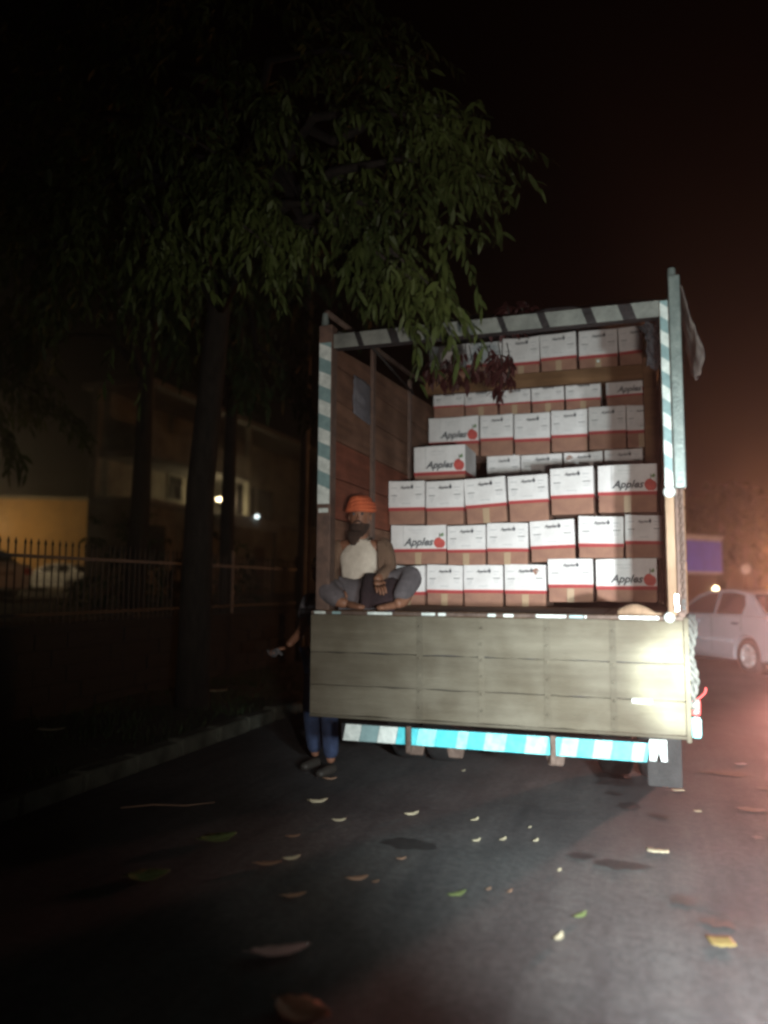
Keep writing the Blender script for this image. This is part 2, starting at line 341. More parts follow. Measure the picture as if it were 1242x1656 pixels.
# grass and litter tufts on the verge (stuff)
def blades(n, area, z0, h, m_, name, seed=3):
    rg = np.random.default_rng(seed); V = []; F = []
    for k in range(n):
        x = rg.uniform(area[0], area[1]); y = rg.uniform(area[2], area[3]); hh = h * rg.uniform(.4, 1.3); a = rg.uniform(0, 6.28); l = rg.uniform(-.5, .5)
        dx, dy = math.cos(a) * .006, math.sin(a) * .006; tx, ty = x + l * hh * math.sin(a), y + l * hh * math.cos(a); b = len(V)
        V += [(x - dx, y - dy, z0), (x + dx, y + dy, z0), (tx, ty, z0 + hh)]; F.append((b, b + 1, b + 2))
    me = bpy.data.meshes.new(name); me.from_pydata(V, [], F); me.materials.append(m_); return me
o = link('verge_grass', blades(16000, (-3.9, -1.98, -5, 22), 0.07, 0.10, M['leaf2'], 'verge_grass')); tag(o, 'short dark grass and weeds growing on the verge behind the kerb', 'grass', kind='stuff')

# ------------------------------------------------------------------ boundary wall and picket fence
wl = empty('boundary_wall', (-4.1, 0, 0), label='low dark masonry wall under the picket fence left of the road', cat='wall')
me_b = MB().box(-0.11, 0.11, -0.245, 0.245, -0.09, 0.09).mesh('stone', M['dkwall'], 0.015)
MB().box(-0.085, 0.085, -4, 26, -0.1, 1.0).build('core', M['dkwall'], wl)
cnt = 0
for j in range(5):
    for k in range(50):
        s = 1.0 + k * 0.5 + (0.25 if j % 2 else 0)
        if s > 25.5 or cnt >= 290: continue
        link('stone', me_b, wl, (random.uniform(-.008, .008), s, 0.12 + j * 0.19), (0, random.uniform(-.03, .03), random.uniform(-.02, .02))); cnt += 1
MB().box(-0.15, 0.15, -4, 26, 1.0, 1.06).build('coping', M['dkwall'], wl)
fc = empty('picket_fence', (-4.0, 0, 1.06), label='thin iron picket fence with a pale top rail along the left wall', cat='fence')
pk = MB().tube([(0, 0, 0), (0, 0, .86)], .009, 6).lathe([(.012, .86), (.016, .875), (0.001, .93)], 6).mesh('picket', M['iron'])
for k in range(180): link('picket', pk, fc, (0, -1.5 + k * 0.105, 0), (random.uniform(-.01, .01), random.uniform(-.01, .01), 0))
MB().box(0.010, 0.040, -1.6, 8.36, .715, .75).build('rail', M['railp'], fc, .004)
MB().box(0.010, 0.040, 8.44, 17.4, .715, .75).build('rail', M['iron'], fc, .004)
MB().box(0.010, 0.040, -1.6, 17.4, .10, .13).build('rail', M['iron'], fc, .004)
pp = MB().box(-.035, .035, -.035, .035, 0, .98).mesh('post', M['railp'], .006)
for k, s in enumerate((-1.6, 1.0, 5.9, 8.4, 11, 13.5, 16)): link('post', pp, fc, (0, s, 0))

# utility poles and trees on the left
def pole(loc, h, lean, label, r=0.085):
    e = empty('utility_pole', loc, label=label, cat='pole')
    MB().tube([(0, 0, 0), (lean * .5, 0, h * .5), (lean, 0, h)], [r, r * .9, r * .7], 12).build('shaft', M['concrete'], e, smooth=True)
    b = MB(); b.box(lean - .5, lean + .5, -.05, .05, h - .55, h - .47); b.build('cross_arm', M['rust'], e)
    for dx in (-.42, .1, .42): MB().lathe([(0.0, 0), (.04, 0), (.04, .05), (.02, .06), (.035, .1), (.001, .12)], 10, c=(lean + dx, 0, h - .47)).build('insulator', M['pale'], e, smooth=True)
    MB().tube([(r + .06, -.03, 0), (r + .06 + lean * .5, -.03, h * .45)], .022, 8).build('conduit', M['rust'], e, smooth=True)
    return e
pole((-3.75, 8.0, 0.1), 8.2, .10, 'tall pale utility pole left of the truck behind the verge')

def leaves_mesh(name, base, dirs, L, Wd, m_):
    """many curved leaves: base points, unit directions, lengths, widths"""
    n = len(base); up = np.array([0, 0, 1.0]); dirs = dirs / np.linalg.norm(dirs, axis=1, keepdims=True)
    side = np.cross(dirs, up + RNG.normal(0, .5, (n, 3))); side /= np.linalg.norm(side, axis=1, keepdims=True)
    L = L[:, None]; Wd = Wd[:, None]; droop = np.array([0, 0, -1.0]) * L * .18
    p0 = base; p1 = base + dirs * L * .35; p2 = base + dirs * L * .7 + droop * .5; p3 = base + dirs * L + droop * 1.3
    nrm = np.cross(side, dirs)
    V = np.stack([p0, p1 - side * Wd * .5 + nrm * Wd * .12, p1, p1 + side * Wd * .5 + nrm * Wd * .12,
                  p2 - side * Wd * .42 + nrm * Wd * .1, p2 + side * Wd * .42 + nrm * Wd * .1, p3], axis=1).reshape(-1, 3)
    tri = np.array([[0, 1, 2], [0, 2, 3], [1, 4, 2], [2, 5, 3], [2, 4, 5], [4, 6, 5]])
    F = (np.arange(n)[:, None, None] * 7 + tri[None]).reshape(-1, 3)
    me = bpy.data.meshes.new(name); me.vertices.add(len(V)); me.vertices.foreach_set('co', V.ravel())
    me.loops.add(F.size); me.loops.foreach_set('vertex_index', F.ravel().astype(np.int32))
    me.polygons.add(len(F)); me.polygons.foreach_set('loop_start', np.arange(0, F.size, 3, dtype=np.int32))
    me.materials.append(m_); me.update(calc_edges=True); me.validate(); return me
def sprays(points, dirs, per, spread, leaf_len, leaf_w):
    """each spray: a drooping twig with leaves hanging off both sides"""
    B = []; D = []; L = []
    for p, d in zip(points, dirs):
        p = np.array(p, float); d = np.array(d, float); d /= np.linalg.norm(d); tl = spread * RNG.uniform(.7, 1.3)
        for k in range(per):
            t = (k + .5) / per; q = p + d * tl * t + np.array([0, 0, -1.0]) * tl * .45 * t * t
            a = RNG.normal(0, 1, 3); a[2] = -abs(a[2]) * .9 - .5
            v = d * .55 + a * .55
            B.append(q); D.append(v); L.append(leaf_len * RNG.uniform(.6, 1.25))
    B = np.array(B); D = np.array(D); L = np.array(L)
    return B, D, L, L * leaf_w * RNG.uniform(.8, 1.2, len(L))
def bough_points(a, b, n, rad):
    a = np.array(a, float); b = np.array(b, float); out = []; dd = []
    for k in range(n):
        t = RNG.uniform(0.15, 1.0) ** .8; q = a + (b - a) * t + np.array([0, 0, 1.0]) * .35 * math.sin(math.pi * t) * np.linalg.norm(b - a) * .3
        out.append(q + RNG.normal(0, rad * (1.15 - t), 3)); v = (b - a) / np.linalg.norm(b - a) + RNG.normal(0, .45, 3); v[2] -= .35; dd.append(v)
    return out, dd
def tree(base, trunk_pts, radii, boughs, fill, label, leafm, leaf_len=.11, per=17, nb=30, name='leafy_tree', spread=.38, lw=.27):
    """world-frame tree: tapering trunk, limbs to each bough, drooping leaf sprays"""
    e = empty(name, base, road=False, label=label, cat='tree'); bx = Vector(base)
    MB().tube([Vector(p) - bx for p in trunk_pts], radii, 14).build('trunk', M['bark'], e, smooth=True)
    P = []; D = []; lim = MB()
    for i, (a, b) in enumerate(boughs):
        st = Vector(trunk_pts[min(len(trunk_pts) - 1, 2 + i % 2)])
        a_ = Vector(a); b_ = Vector(b); mid = (a_ + st) * .5 + Vector((0, 0, .35))
        lim.tube([st - bx, mid - bx, a_ - bx, (a_ + b_) / 2 + Vector((0, 0, .12)) - bx, b_ - bx], [radii[-1] * .7, .06, .035, .018, .006], 6)
        p, d = bough_points(a, b, nb, .16); P += p; D += d
    for (c, r, n) in fill:
        cl = RNG.normal(0, 1, (max(6, n // 12), 3)); cl = np.array(c) + cl / np.linalg.norm(cl, axis=1, keepdims=True) * np.array(r) * (RNG.uniform(.35, 1.0, (len(cl), 1)) ** .6)
        for k in range(n):
            q = cl[k % len(cl)] + RNG.normal(0, .28, 3); P.append(q); v = (q - np.array(c)); v = v / (np.linalg.norm(v) + .01) + RNG.normal(0, .5, 3); v[2] -= .4; D.append(v)
    lim.build('limbs', M['bark'], e, smooth=True)
    B, Dd, L, Wd = sprays(P, D, per, spread, leaf_len, lw)
    me = leaves_mesh('crown', B - np.array(base), Dd, L, Wd, leafm)
    o = link('crown', me, e); o['kind'] = 'stuff'
    return e
tree((-2.2, 9.0, 0.1), [(-2.2, 9, .05), (-2.15, 8.9, 2.6), (-1.9, 8.5, 4.6), (-1.6, 8.0, 6.2)], [.2, .16, .13, .09],
     [((-.55, 5.6, 5.1), (.72, 4.9, 4.50)), ((-.4, 5.6, 4.9), (.50, 4.9, 4.66)), ((-.4, 5.5, 4.6), (.68, 4.75, 4.14)), ((-.6, 5.6, 4.4), (.48, 4.6, 3.66)),
      ((-.5, 5.4, 4.2), (.34, 4.6, 3.30)), ((-.6, 5.6, 4.2), (.16, 4.65, 3.42)), ((-.9, 5.8, 4.5), (-.1, 4.9, 3.8)), ((-2, 6.2, 4.9), (-.78, 5.1, 3.82)), ((-1.9, 6.1, 5.1), (-.85, 5.2, 4.25)), ((-1.9, 6.0, 4.9), (-.80, 5.2, 4.0)),
      ((-1.0, 6.2, 6.0), (.12, 5.3, 5.3)), ((-2.3, 6.3, 4.9), (-1.5, 5.3, 3.8)), ((-2.6, 7, 5.4), (-2.4, 5.5, 4.0)), ((-1.2, 6.5, 5.4), (-.2, 5.6, 4.5)), ((-2.4, 6.2, 5.5), (-1.2, 5.3, 4.6)), ((-1.9, 6.6, 6.2), (-.9, 5.6, 5.2))],
     [((-1.6, 7.0, 6.6), (1.8, 1.7, 1.5), 380), ((-.9, 6.3, 5.0), (.7, .6, .6), 70), ((-2.6, 7.2, 5.0), (1.2, 1.1, .9), 130), ((-3.6, 7.2, 5.8), (1.5, 1.2, 1.3), 170)],
     'tall leafy tree on the verge with boughs hanging over the truck tail', M['leaf'])
tree((-4.2, 13, 1.1), [(-4.2, 13, 1.05), (-4.15, 13, 3), (-4.1, 12.9, 5.0), (-4.0, 12.8, 6.6)], [.19, .16, .12, .08],
     [((-4.5, 11.5, 6), (-5.6, 10.5, 4.6)), ((-3.6, 12, 6), (-3.0, 11, 4.9)), ((-5.0, 12, 5.5), (-6.4, 11.5, 4.2))],
     [((-4.3, 12.5, 7.4), (2.3, 2, 1.6), 330)], 'straight dark tree behind the picket fence', M['leaf2'], .2, 8)
tree((-2.5, 12.2, 0.1), [(-2.5, 12.2, .05), (-2.5, 12.2, 2.6), (-2.45, 12.1, 4.6), (-2.3, 12, 6)], [.13, .11, .09, .06],
     [((-2.3, 11.3, 5.2), (-1.8, 10.3, 4.0)), ((-2.0, 11.6, 5.2), (-1.0, 11.0, 4.1))],
     [((-2.2, 12.0, 6.5), (1.7, 1.5, 1.2), 200)], 'slim dark tree just right of the tall leafy tree', M['leaf2'], .18, 8)
tree((-9.4, 14.5, 1.1), [(-9.4, 14.5, 1.05), (-9.3, 14.4, 3), (-9.0, 14.2, 4.6), (-8.6, 14, 5.6)], [.24, .2, .15, .1],
     [((-8.5, 13, 5.2), (-7.4, 12, 3.8)), ((-7.6, 13, 5.0), (-6.0, 12.3, 3.6)), ((-8.6, 12.6, 4.8), (-8.2, 11.5, 3.4)), ((-6.8, 13.2, 5.2), (-5.1, 12.8, 4.1)), ((-9.4, 12.8, 4.8), (-9.2, 11.6, 3.2))],
     [((-8.3, 13.6, 5.8), (2.3, 1.6, 1.3), 330)], 'spreading tree in the compound whose low boughs hide the yellow wall', M['leaf'], .2, 8)
def shrub(c, r, label, n=120, m_='leaf2'):
    e = empty('shrub', (c[0], c[1], 1.1), road=False, label=label, cat='shrub')
    P = []; D = []; st = MB()
    for k in range(n):
        v = RNG.normal(0, 1, 3); v /= np.linalg.norm(v); v[2] = abs(v[2]); q = v * np.array(r) * RNG.uniform(.45, 1); P.append(q); D.append(v + RNG.normal(0, .3, 3))
        if k % 14 == 0: st.tube([(0, 0, 0), tuple(q * .5 + np.array([0, 0, .15])), tuple(q)], [.02, .012, .004], 5)
    st.build('stems', M['bark'], e)['kind'] = 'stuff'
    B, Dd, L, Wd = sprays(P, D, 9, .3, .14, .4); o = link('foliage', leaves_mesh('foliage', B, Dd, L, Wd, M[m_]), e); o['kind'] = 'stuff'
shrub((-4.6, 14.0), (1.0, .8, 1.9), 'dark bushy shrub right of the lit yellow wall')
shrub((-3.3, 15.0), (.9, .8, 1.5), 'lower dark shrub between the two straight tree trunks', 90)

# ------------------------------------------------------------------ buildings on the left
yb = empty('yellow_building', (-21.3, 50, 1.1), rz=0.12, road=False, label='lit yellow plastered building far left behind the fence', cat='building')
b = MB().box(-6.6, 2.5, 0, 7, 0, 5.9); b.build('wall', M['yellow'], yb)
MB().box(-6.75, 2.65, -.15, 7.1, 5.9, 6.1).build('roof', M['plaster'], yb)
MB().box(-6.62, 2.52, -.05, -.002, 0, .5).build('plinth', M['concrete'], yb)
for k in range(0):
    f = MB().box(-.55, .55, -.06, 0, -.7, .7).box(-.48, .48, -.065, -.06, -.62, .62, 1).build('window', [M['plaster'], M['void']], yb, loc=(-2.2 + k * 2.9, -.003, 4.4))
    MB().box(-.47, .47, -.075, -.066, -.6, .6).build('pane', M['glass'], f)
MB().tube([(-4.6, 0, 5.5), (-4.6, -1.0, 5.6)], .03, 8).build('lamp_arm', M['iron'], yb)
lh = MB().lathe([(.02, .14), (.12, .08), (.2, 0), (.16, -.01)], 14, c=(-4.6, -1.1, 5.52)).build('lamp_shade', M['iron'], yb, smooth=True)
MB().lathe([(.001, -.02), (.07, -.06), (.08, -.12), (.001, -.18)], 12, c=(-4.6, -1.1, 5.56)).build('bulb', M['warm'], lh, smooth=True)
l1 = lamp('wall_lamp', 'POINT', (-23.6, 46.6, 5.0), 110, (1.0, 0.62, 0.26), size=.15)

gb = empty('concrete_building', (-15, 0, 1.1), label='dim grey two storey concrete building with a projecting balcony', cat='building')
MB().box(-1.9, 0, 18.2, 26, 0, 3.3).box(-1.9, -1.6, 18.2, 26, 3.3, 7.6).box(-4.5, 0, 26.003, 36, 0, 3.297).box(-4.5, -1.6, 26.003, 36, 3.303, 7.597).build('wall', M['plaster'], gb)
MB().box(-1.7, .55, 18.0, 36.2, 3.31, 3.5).build('balcony_slab', M['concrete'], gb)
MB().box(-2.2, .8, 18.0, 36.4, 7.6, 7.8).build('roof', M['concrete'], gb)
MB().box(.35, .5, 18.3, 26.2, 5.25, 6.15).build('parapet', M['plaster'], gb)
MB().box(-1.6, .52, 18.3, 26.2, 5.05, 5.24).build('balcony_slab', M['concrete'], gb)
for s in (18.4, 22.2, 26.0): MB().box(.3, .52, s - .15, s + .15, 3.5, 7.6).build('pillar', M['plaster'], gb)
for s, w_, z0, z1 in ((23.2, .5, 4.0, 5.0), (24.8, .38, 4.1, 4.9), (29.4, .9, 3.6, 5.4), (31.6, .9, 3.6, 5.4), (19.6, .6, 1.0, 2.6), (22.0, .6, 1.0, 2.6)):
    x = 0.003 if z1 < 3 else -1.597
    f = MB().box(x, x + .07, s - w_ - .08, s + w_ + .08, z0 - .08, z1 + .08).box(x + .07, x + .075, s - w_, s + w_, z0, z1, 1).build('window', [M['plaster'], M['void']], gb)
    MB().box(x + .076, x + .084, s - w_ + .02, s - .02, z0 + .02, z1 - .02).build('pane', M['glass'], f)
    MB().box(x + .076, x + .084, s + .02, s + w_ - .02, z0 + .02, z1 - .02).build('pane', M['glass'], f)
MB().box(.003, .06, 27.5, 28.5, 0, 2.2).build('door', M['rust'], gb)
MB().tube([(-1.55, 24.6, 4.15), (.0, 24.6, 4.25)], .03, 8).build('lamp_arm', M['iron'], gb)
lf = MB().lathe([(.03, .15), (.2, .06), (.3, 0)], 14, c=(.0, 24.6, 4.2)).build('lamp_shade', M['iron'], gb, smooth=True)
MB().box(-.22, .22, 24.35, 24.85, 4.07, 4.17).build('bulb', M['warm'], lf, .03)
pL = FR @ Vector((-14.3, 24.3, 5.0)); lamp('wall_lamp', 'POINT', pL, 45, (1.0, 0.78, 0.45), size=.15)
# canopy under the lamp
cn = empty('canopy', (-13.5, 23.2, 1.1), label='pale metal sheet canopy under the bright wall lamp', cat='canopy')
MB().prism([(-1.1, 3.2), (1.1, 3.0), (1.1, 3.05), (-1.1, 3.25)], -2.4, 1.6).build('roof', M['canopy'], cn)
MB().box(1.10, 1.14, -2.4, 1.6, 2.65, 3.08).build('fascia', M['canopy'], cn, .01)
for x in (-1, 1):
    for y in (-2.2, 1.4): MB().box(x - .05, x + .05, y - .05, y + .05, 0, 3.0).build('post', M['iron'], cn)
MB().lathe([(.001, .08), (.07, .05), (.09, 0), (.07, -.05), (.001, -.08)], 12, c=(1.2, -.6, 3.14)).build('bulb', M['white_l'], cn, smooth=True)

def street_lamp(loc, h, label, rz=0, bulb='sodium'):
    e = empty('street_lamp', loc, rz, False, label=label, cat='street lamp')
    MB().tube([(0, 0, 0), (0, 0, h * .9), (-.4, 0, h), (-1.4, 0, h + .15)], [.10, .07, .05, .04], 10).build('post', M['railp'], e, smooth=True)
    hd_ = MB().box(-2.1, -1.35, -.14, .14, h + .08, h + .22).build('lamp_head', M['iron'], e, .03)
    MB().box(-2.05, -1.45, -.11, .11, h + .03, h + .085).build('bulb', M[bulb], hd_, .01)
# ================================================================== cars
def arc(cx, cz, r, a0, a1, n): return [(cx + r * math.cos(R(a0 + (a1 - a0) * k / n)), cz + r * math.sin(R(a0 + (a1 - a0) * k / n))) for k in range(n + 1)]
def make_car(loc, rz, label, paint, group=None, lit=False, road=False, name='sedan_car', heads=False):
    """length along local +x (front at +x), width along y; wheel radius .31"""
    e = empty(name, loc, rz, road, label=label, cat='car', group=group)
    fx, rx, wz, ar = 1.30, -1.26, .31, .37; hw = .84
    low = [(-2.10, .42), (-2.14, .60), (-2.12, .86), (-2.02, .97), (-1.45, 1.01), (0.9, .95), (1.55, .86), (1.98, .72), (2.10, .55), (2.08, .30), (1.95, .22), (1.72, .22)]
    low += arc(fx, wz, ar, 0, 180, 10)[0:] if False else [(fx + ar, .22)] + arc(fx, wz, ar, -12, 192, 12)[1:-1] + [(fx - ar, .22)]
    low += [(rx + ar, .22)] + arc(rx, wz, ar, -12, 192, 12)[1:-1] + [(rx - ar, .22), (-2.0, .26)]
    # side skin with a slight barrel shape
    n = len(low); rings = []
    for y, k in ((-hw, 0), (-hw + .0, 0)): pass
    def ring(y, sh): return [(p[0] * (1 - sh * .03), y, .60 + (p[1] - .60) * (1 - sh * .06)) for p in low]
    rs = [ring(-hw, 1), ring(-hw - .03, 0), ring(-hw + .25, -.2), ring(hw - .25, -.2), ring(hw + .03, 0), ring(hw, 1)]
    rs = [ring(-hw - .02, .9), ring(-hw + .07, 0), ring(hw - .07, 0), ring(hw + .02, .9)]
    vs = [q for r_ in rs for q in r_]; fs = [tuple(range(n)), tuple(reversed(range(3 * n, 4 * n)))]
    for j in range(3): fs += [(j * n + i, (j + 1) * n + i, (j + 1) * n + (i + 1) % n, j * n + (i + 1) % n) for i in range(n)]
    MB().add(vs, fs).build('body', paint, e, smooth=False)
    # greenhouse
    base = [(-1.62, .99), (-1.05, 1.40), (-.60, 1.47), (.05, 1.45), (.40, 1.36), (1.12, .93)]
    wB, wT = hw - .04, .60
    def off(p): t = (p[1] - .95) / .5; return wB + (wT - wB) * max(0, min(1, t))
    vs = [(p[0], -off(p), p[1]) for p in base] + [(p[0], off(p), p[1]) for p in base]; n = len(base)
    MB().add(vs, [tuple(range(n)), tuple(reversed(range(n, 2 * n)))] + [(i, n + i, n + (i + 1) % n, (i + 1) % n) for i in range(n)]).build('cabin', paint, e, .03)
    def sidewin(poly, sgn): return MB().add([(p[0], sgn * (off(p) + .012), p[1]) for p in poly] + [(p[0], sgn * (off(p) - .01), p[1]) for p in poly],
        [tuple(range(len(poly))), tuple(reversed(range(len(poly), 2 * len(poly))))] + [(i, len(poly) + i, len(poly) + (i + 1) % len(poly), (i + 1) % len(poly)) for i in range(len(poly))])
    for sg in (-1, 1):
        sidewin([(-1.02, 1.02), (-1.05, 1.20), (-.96, 1.36), (-.72, 1.405), (-.30, 1.41), (-.30, 1.01)], sg).build('side_window', M['glass'], e)
        sidewin([(-.22, 1.01), (-.22, 1.41), (.05, 1.39), (.33, 1.30), (.86, 1.02), (.80, .995)], sg).build('side_window', M['glass'], e)
        for x in (-.26, .80, -1.10):
            MB().box(x - .006, x + .006, -.004, .004, .34 if x > -1 else .72, .97).build('door_seam', M['trim'], e, loc=(0, sg * (hw + .018), 0))
        for x in (-.18 - .85, .10 + .0): MB().box(x, x + .17, -.012, .02, .845, .88).build('door_handle', M['trim'] if x < 0 else paint, e, .006, loc=(0, sg * (hw + .022), 0))
        MB().box(-.86, .92, -.014, .014, .52, .575).build('side_moulding', M['mould'], e, .008, loc=(0, sg * (hw + .02), 0))
        MB().box(-.88, .92, -.02, .02, .22, .285).build('sill', M['trim'] if paint != M['car'] else M['mould'], e, .008, loc=(0, sg * (hw + .0), 0))
        MB().box(.70, .86, 0, .16, 0, .11).build('wing_mirror', paint, e, .03, loc=(0, sg * (hw + .0) - (.16 if sg < 0 else 0), .98))
        MB().box(-2.145, -1.98, -.15, .15, .66, .86).build('tail_light', M['redlens'] if lit else M['redoff'], e, .02, loc=(0, sg * (hw - .16), 0))
        MB().box(1.93, 2.09, -.17, .17, .56, .70).build('headlight', M['head_on'] if heads else M['chrome'], e, .02, loc=(0, sg * (hw - .2), 0))
    def endwin(p, q, t0, t1):
        a = (p[0] + (q[0] - p[0]) * t0, p[1] + (q[1] - p[1]) * t0); c = (p[0] + (q[0] - p[0]) * t1, p[1] + (q[1] - p[1]) * t1)
        nx = .012 if q[0] < p[0] else -.012
        return MB().add([(a[0] + nx, -off(a) + .06, a[1] + .012), (a[0] + nx, off(a) - .06, a[1] + .012), (c[0] + nx, off(c) - .06, c[1] + .012), (c[0] + nx, -off(c) + .06, c[1] + .012)], [(0, 1, 2, 3)])
    endwin(base[0], base[1], .12, .92).build('rear_window', M['glass'], e); endwin(base[5], base[4], .08, .95).build('windscreen', M['glass'], e)
    MB().box(-2.16, -2.05, -.70, .70, .30, .46).build('rear_bumper', paint, e, .03); MB().box(2.03, 2.14, -.70, .70, .28, .46).build('front_bumper', paint, e, .03)
    MB().box(-2.165, -2.15, -.26, .26, .64, .76).build('number_plate', M['pale'], e)
    # wheels
    tyre = MB().lathe([(.20, -.095), (.285, -.10), (.31, -.07), (.312, 0), (.31, .07), (.285, .10), (.20, .095)], 32, 'Y').mesh('tyre', M['rubber'], smooth=True)
    rb = MB().lathe([(.205, -.09), (.20, -.06), (.185, -.03), (.05, -.035), (.05, -.075), (.001, -.08)], 28, 'Y')
    for k in range(7):
        a = 2 * math.pi * k / 7; ca, sa = math.cos(a), math.sin(a); vs = []
        for (u, v) in ((.045, -.028), (.195, -.02), (.195, .02), (.045, .028)): vs += [(u * ca - v * sa, -.085, u * sa + v * ca)]
        vs += [(x, -.03, z) for x, _, z in vs]
        rb.add(vs, [(0, 1, 2, 3), (7, 6, 5, 4), (0, 4, 5, 1), (1, 5, 6, 2), (2, 6, 7, 3), (3, 7, 4, 0)])
    rim = rb.mesh('rim', M['rim'])
    for x in (fx, rx):
        for sg in (-1, 1):
            t = link('wheel', tyre, e, (x, sg * (hw - .07), wz), (0, 0, 0 if sg < 0 else math.pi)); link('rim', rim, t, (0, 0, 0), (0, random.random(), 0))
        MB().lathe([(.001, -hw + .2), (.35, -hw + .2), (.35, hw - .2), (.001, hw - .2)], 24, 'Y', c=(x, 0, wz)).build('wheel_well', M['void'], e)
    return e
# silver sedan right of the truck: rear wheel (near side) lands at world (6.41,13.61), heading slightly left of straight ahead
hd = R(90 + 12.3); car_rear = Vector((6.41, 13.61, 0)); cc = car_rear - Matrix.Rotation(hd, 3, 'Z') @ Vector((-1.26, .84, 0))
silver = make_car((cc.x, cc.y, 0), hd, 'silver sedan driving beside the truck on the right, cut by the frame', M['car'], lit=True)
rearc = cc + Matrix.Rotation(hd, 3, 'Z') @ Vector((-2.5, 0, 0))
lamp('tail_glow', 'SPOT', (rearc.x - .1, rearc.y, .8), 1900, (1.0, 0.34, 0.27), (6.9, 10.4, 0), .2, 84, 1.0)
lamp('tail_glow_side', 'SPOT', (rearc.x, rearc.y - .1, .85), 2900, (1.0, 0.40, 0.32), (3.5, 4.0, 1.2), .2, 56, 1.0)
street_lamp((-20.4, 36.0, 1.1), 4.9, 'added lamp post out of view at the left, put in to light the compound', bulb='warm')
lamp('added_compound_light', 'POINT', (-22.1, 35.6, 5.9), 520, (1.0, 0.74, 0.42), size=.2)  # unseen light added to brighten the parked white car and yellow wall
# parked cars in the compound
make_car((-17.0, 40.2, 1.1), R(172), 'white car parked behind the picket fence below the yellow wall', M['carw'])
make_car((-12.6, 23.0, 1.1), R(150), 'pale car at the left edge behind the picket fence', M['carw'], name='parked_car')
make_car((-13.0, 38.5, 1.1), R(176), 'dim grey car parked right of the white car in the compound', M['carb'], name='parked_car')
for o_ in [o for o in C.objects if o.get('category') == 'car' and o is not silver]: o_.name = 'parked_car'
make_car((24.9, 50.0, 0), R(90 - 10), 'distant car with glowing red tail lights far down the road', M['carb'], lit=True, name='distant_car')
make_car((33.0, 66.0, 0), R(-90), 'distant oncoming car with lit white headlights at the right edge', M['carb'], name='distant_car', heads=True)

# ------------------------------------------------------------------ blue truck, street lamps, far right
bt = empty('blue_cargo_truck', (10.35, 25.4, 0), R(32), False, label='cargo truck with a blue upper panel and pale side beyond the sedan', cat='truck')
MB().box(-1.1, 1.4, 0, 2.6, 1.95, 3.14).build('cargo_box', M['pale'], bt, .02)
MB().box(-1.08, 1.34, -.03, -.002, 2.02, 3.06).build('rear_panel', M['blue'], bt, .008)
MB().box(-1.1, 1.1, 0.03, 4.2, .95, 1.94).build('lower_body', M['brownt'], bt, .02)
MB().box(-1.12, 1.42, -.06, .05, 3.143, 3.24).build('roof_rail', M['pale'], bt, .01)
MB().box(-1.0, 1.0, 4.3, 5.8, .8, 2.7).build('cab', M['brownt'], bt, .12)
MB().box(-1.05, 1.05, -.1, .0, .55, .70).build('bumper', M['pale'], bt, .01)
MB().lathe([(.001, -.05), (.11, -.04), (.13, 0)], 14, 'Y', c=(.93, -.02, 1.42)).build('lamp', M['warm'], bt, smooth=True)
tyre_b = MB().lathe([(.28, -.14), (.46, -.14), (.5, -.1), (.5, .1), (.46, .14), (.28, .14), (.12, .1), (.12, -.1), (.28, -.14)], 24, 'X').mesh('wheel', M['rubber'], smooth=True)
for y in (.9, 4.9):
    for x in (-.9, .9): link('wheel', tyre_b, bt, (x, y, .5))
street_lamp((46.1, 88, 0), 5.4, 'lit sodium street lamp on the far right beside the road')
street_lamp((58.6, 114, 0), 4.3, 'smaller lit sodium street lamp farthest down the right side')
lamp('sodium_light', 'POINT', (44.4, 88, 5.0), 1800, (1.0, 0.36, 0.09), size=.3)
lamp('sodium_near', 'POINT', (9.85, 18.5, 2.3), 520, (1.0, 0.38, 0.14), size=.3)
sn = empty('street_lamp', (12.6, 18.5, 0), 0, False, label='near sodium street lamp just beyond the right edge', cat='street lamp')
MB().tube([(0, 0, 0), (0, 0, 3.8), (-.3, 0, 4.3), (-1.2, 0, 4.4)], [.11, .08, .06, .05], 10).build('post', M['railp'], sn, smooth=True)
hh_ = MB().box(-1.9, -1.15, -.15, .15, 4.32, 4.5).build('lamp_head', M['iron'], sn, .03)
MB().box(-1.85, -1.2, -.12, .12, 4.26, 4.32).build('bulb', M['sodium'], hh_, .01)
sg_ = empty('road_sign', (11.75, 25.0, 0), 0, False, label='pale oval board on a thin post right of the blue truck', cat='sign')
MB().tube([(0, 0, 0), (0, 0, 1.9)], .035, 8).build('post', M['rust'], sg_)
MB().lathe([(.001, -.02), (.16, -.02), (.16, .02), (.001, .02)], 20, 'Y', c=(0, -.05, 2.1)).build('board', M['pale'], sg_).scale = (1, 1, 1)
far_r = [((17.5, 40), 7.5, 'rounded tree beyond the blue truck tinted by the street lamps'), ((26, 62), 10, 'tall tree far down the road behind the street lamps'), ((34, 70), 11, 'wide tree at the right edge behind the distant car')]
for (xy, h, lb) in far_r:
    tree((xy[0], xy[1], 0), [(xy[0], xy[1], 0), (xy[0], xy[1], h * .3), (xy[0] + .2, xy[1], h * .45), (xy[0] + .3, xy[1], h * .6)], [.3, .25, .18, .1], [],
         [((xy[0], xy[1], h * .62), (h * .42, h * .3, h * .34), 420)], lb, M['leaf2'], .45, 7, 0, 'roadside_tree', .8, .5)

# ================================================================== the cargo truck
TRW = 2.39
tk = empty('cargo_truck', (0, 0, 0), label='high sided cargo truck seen from behind with its tailgate hanging down', cat='truck')
DZ = 1.335
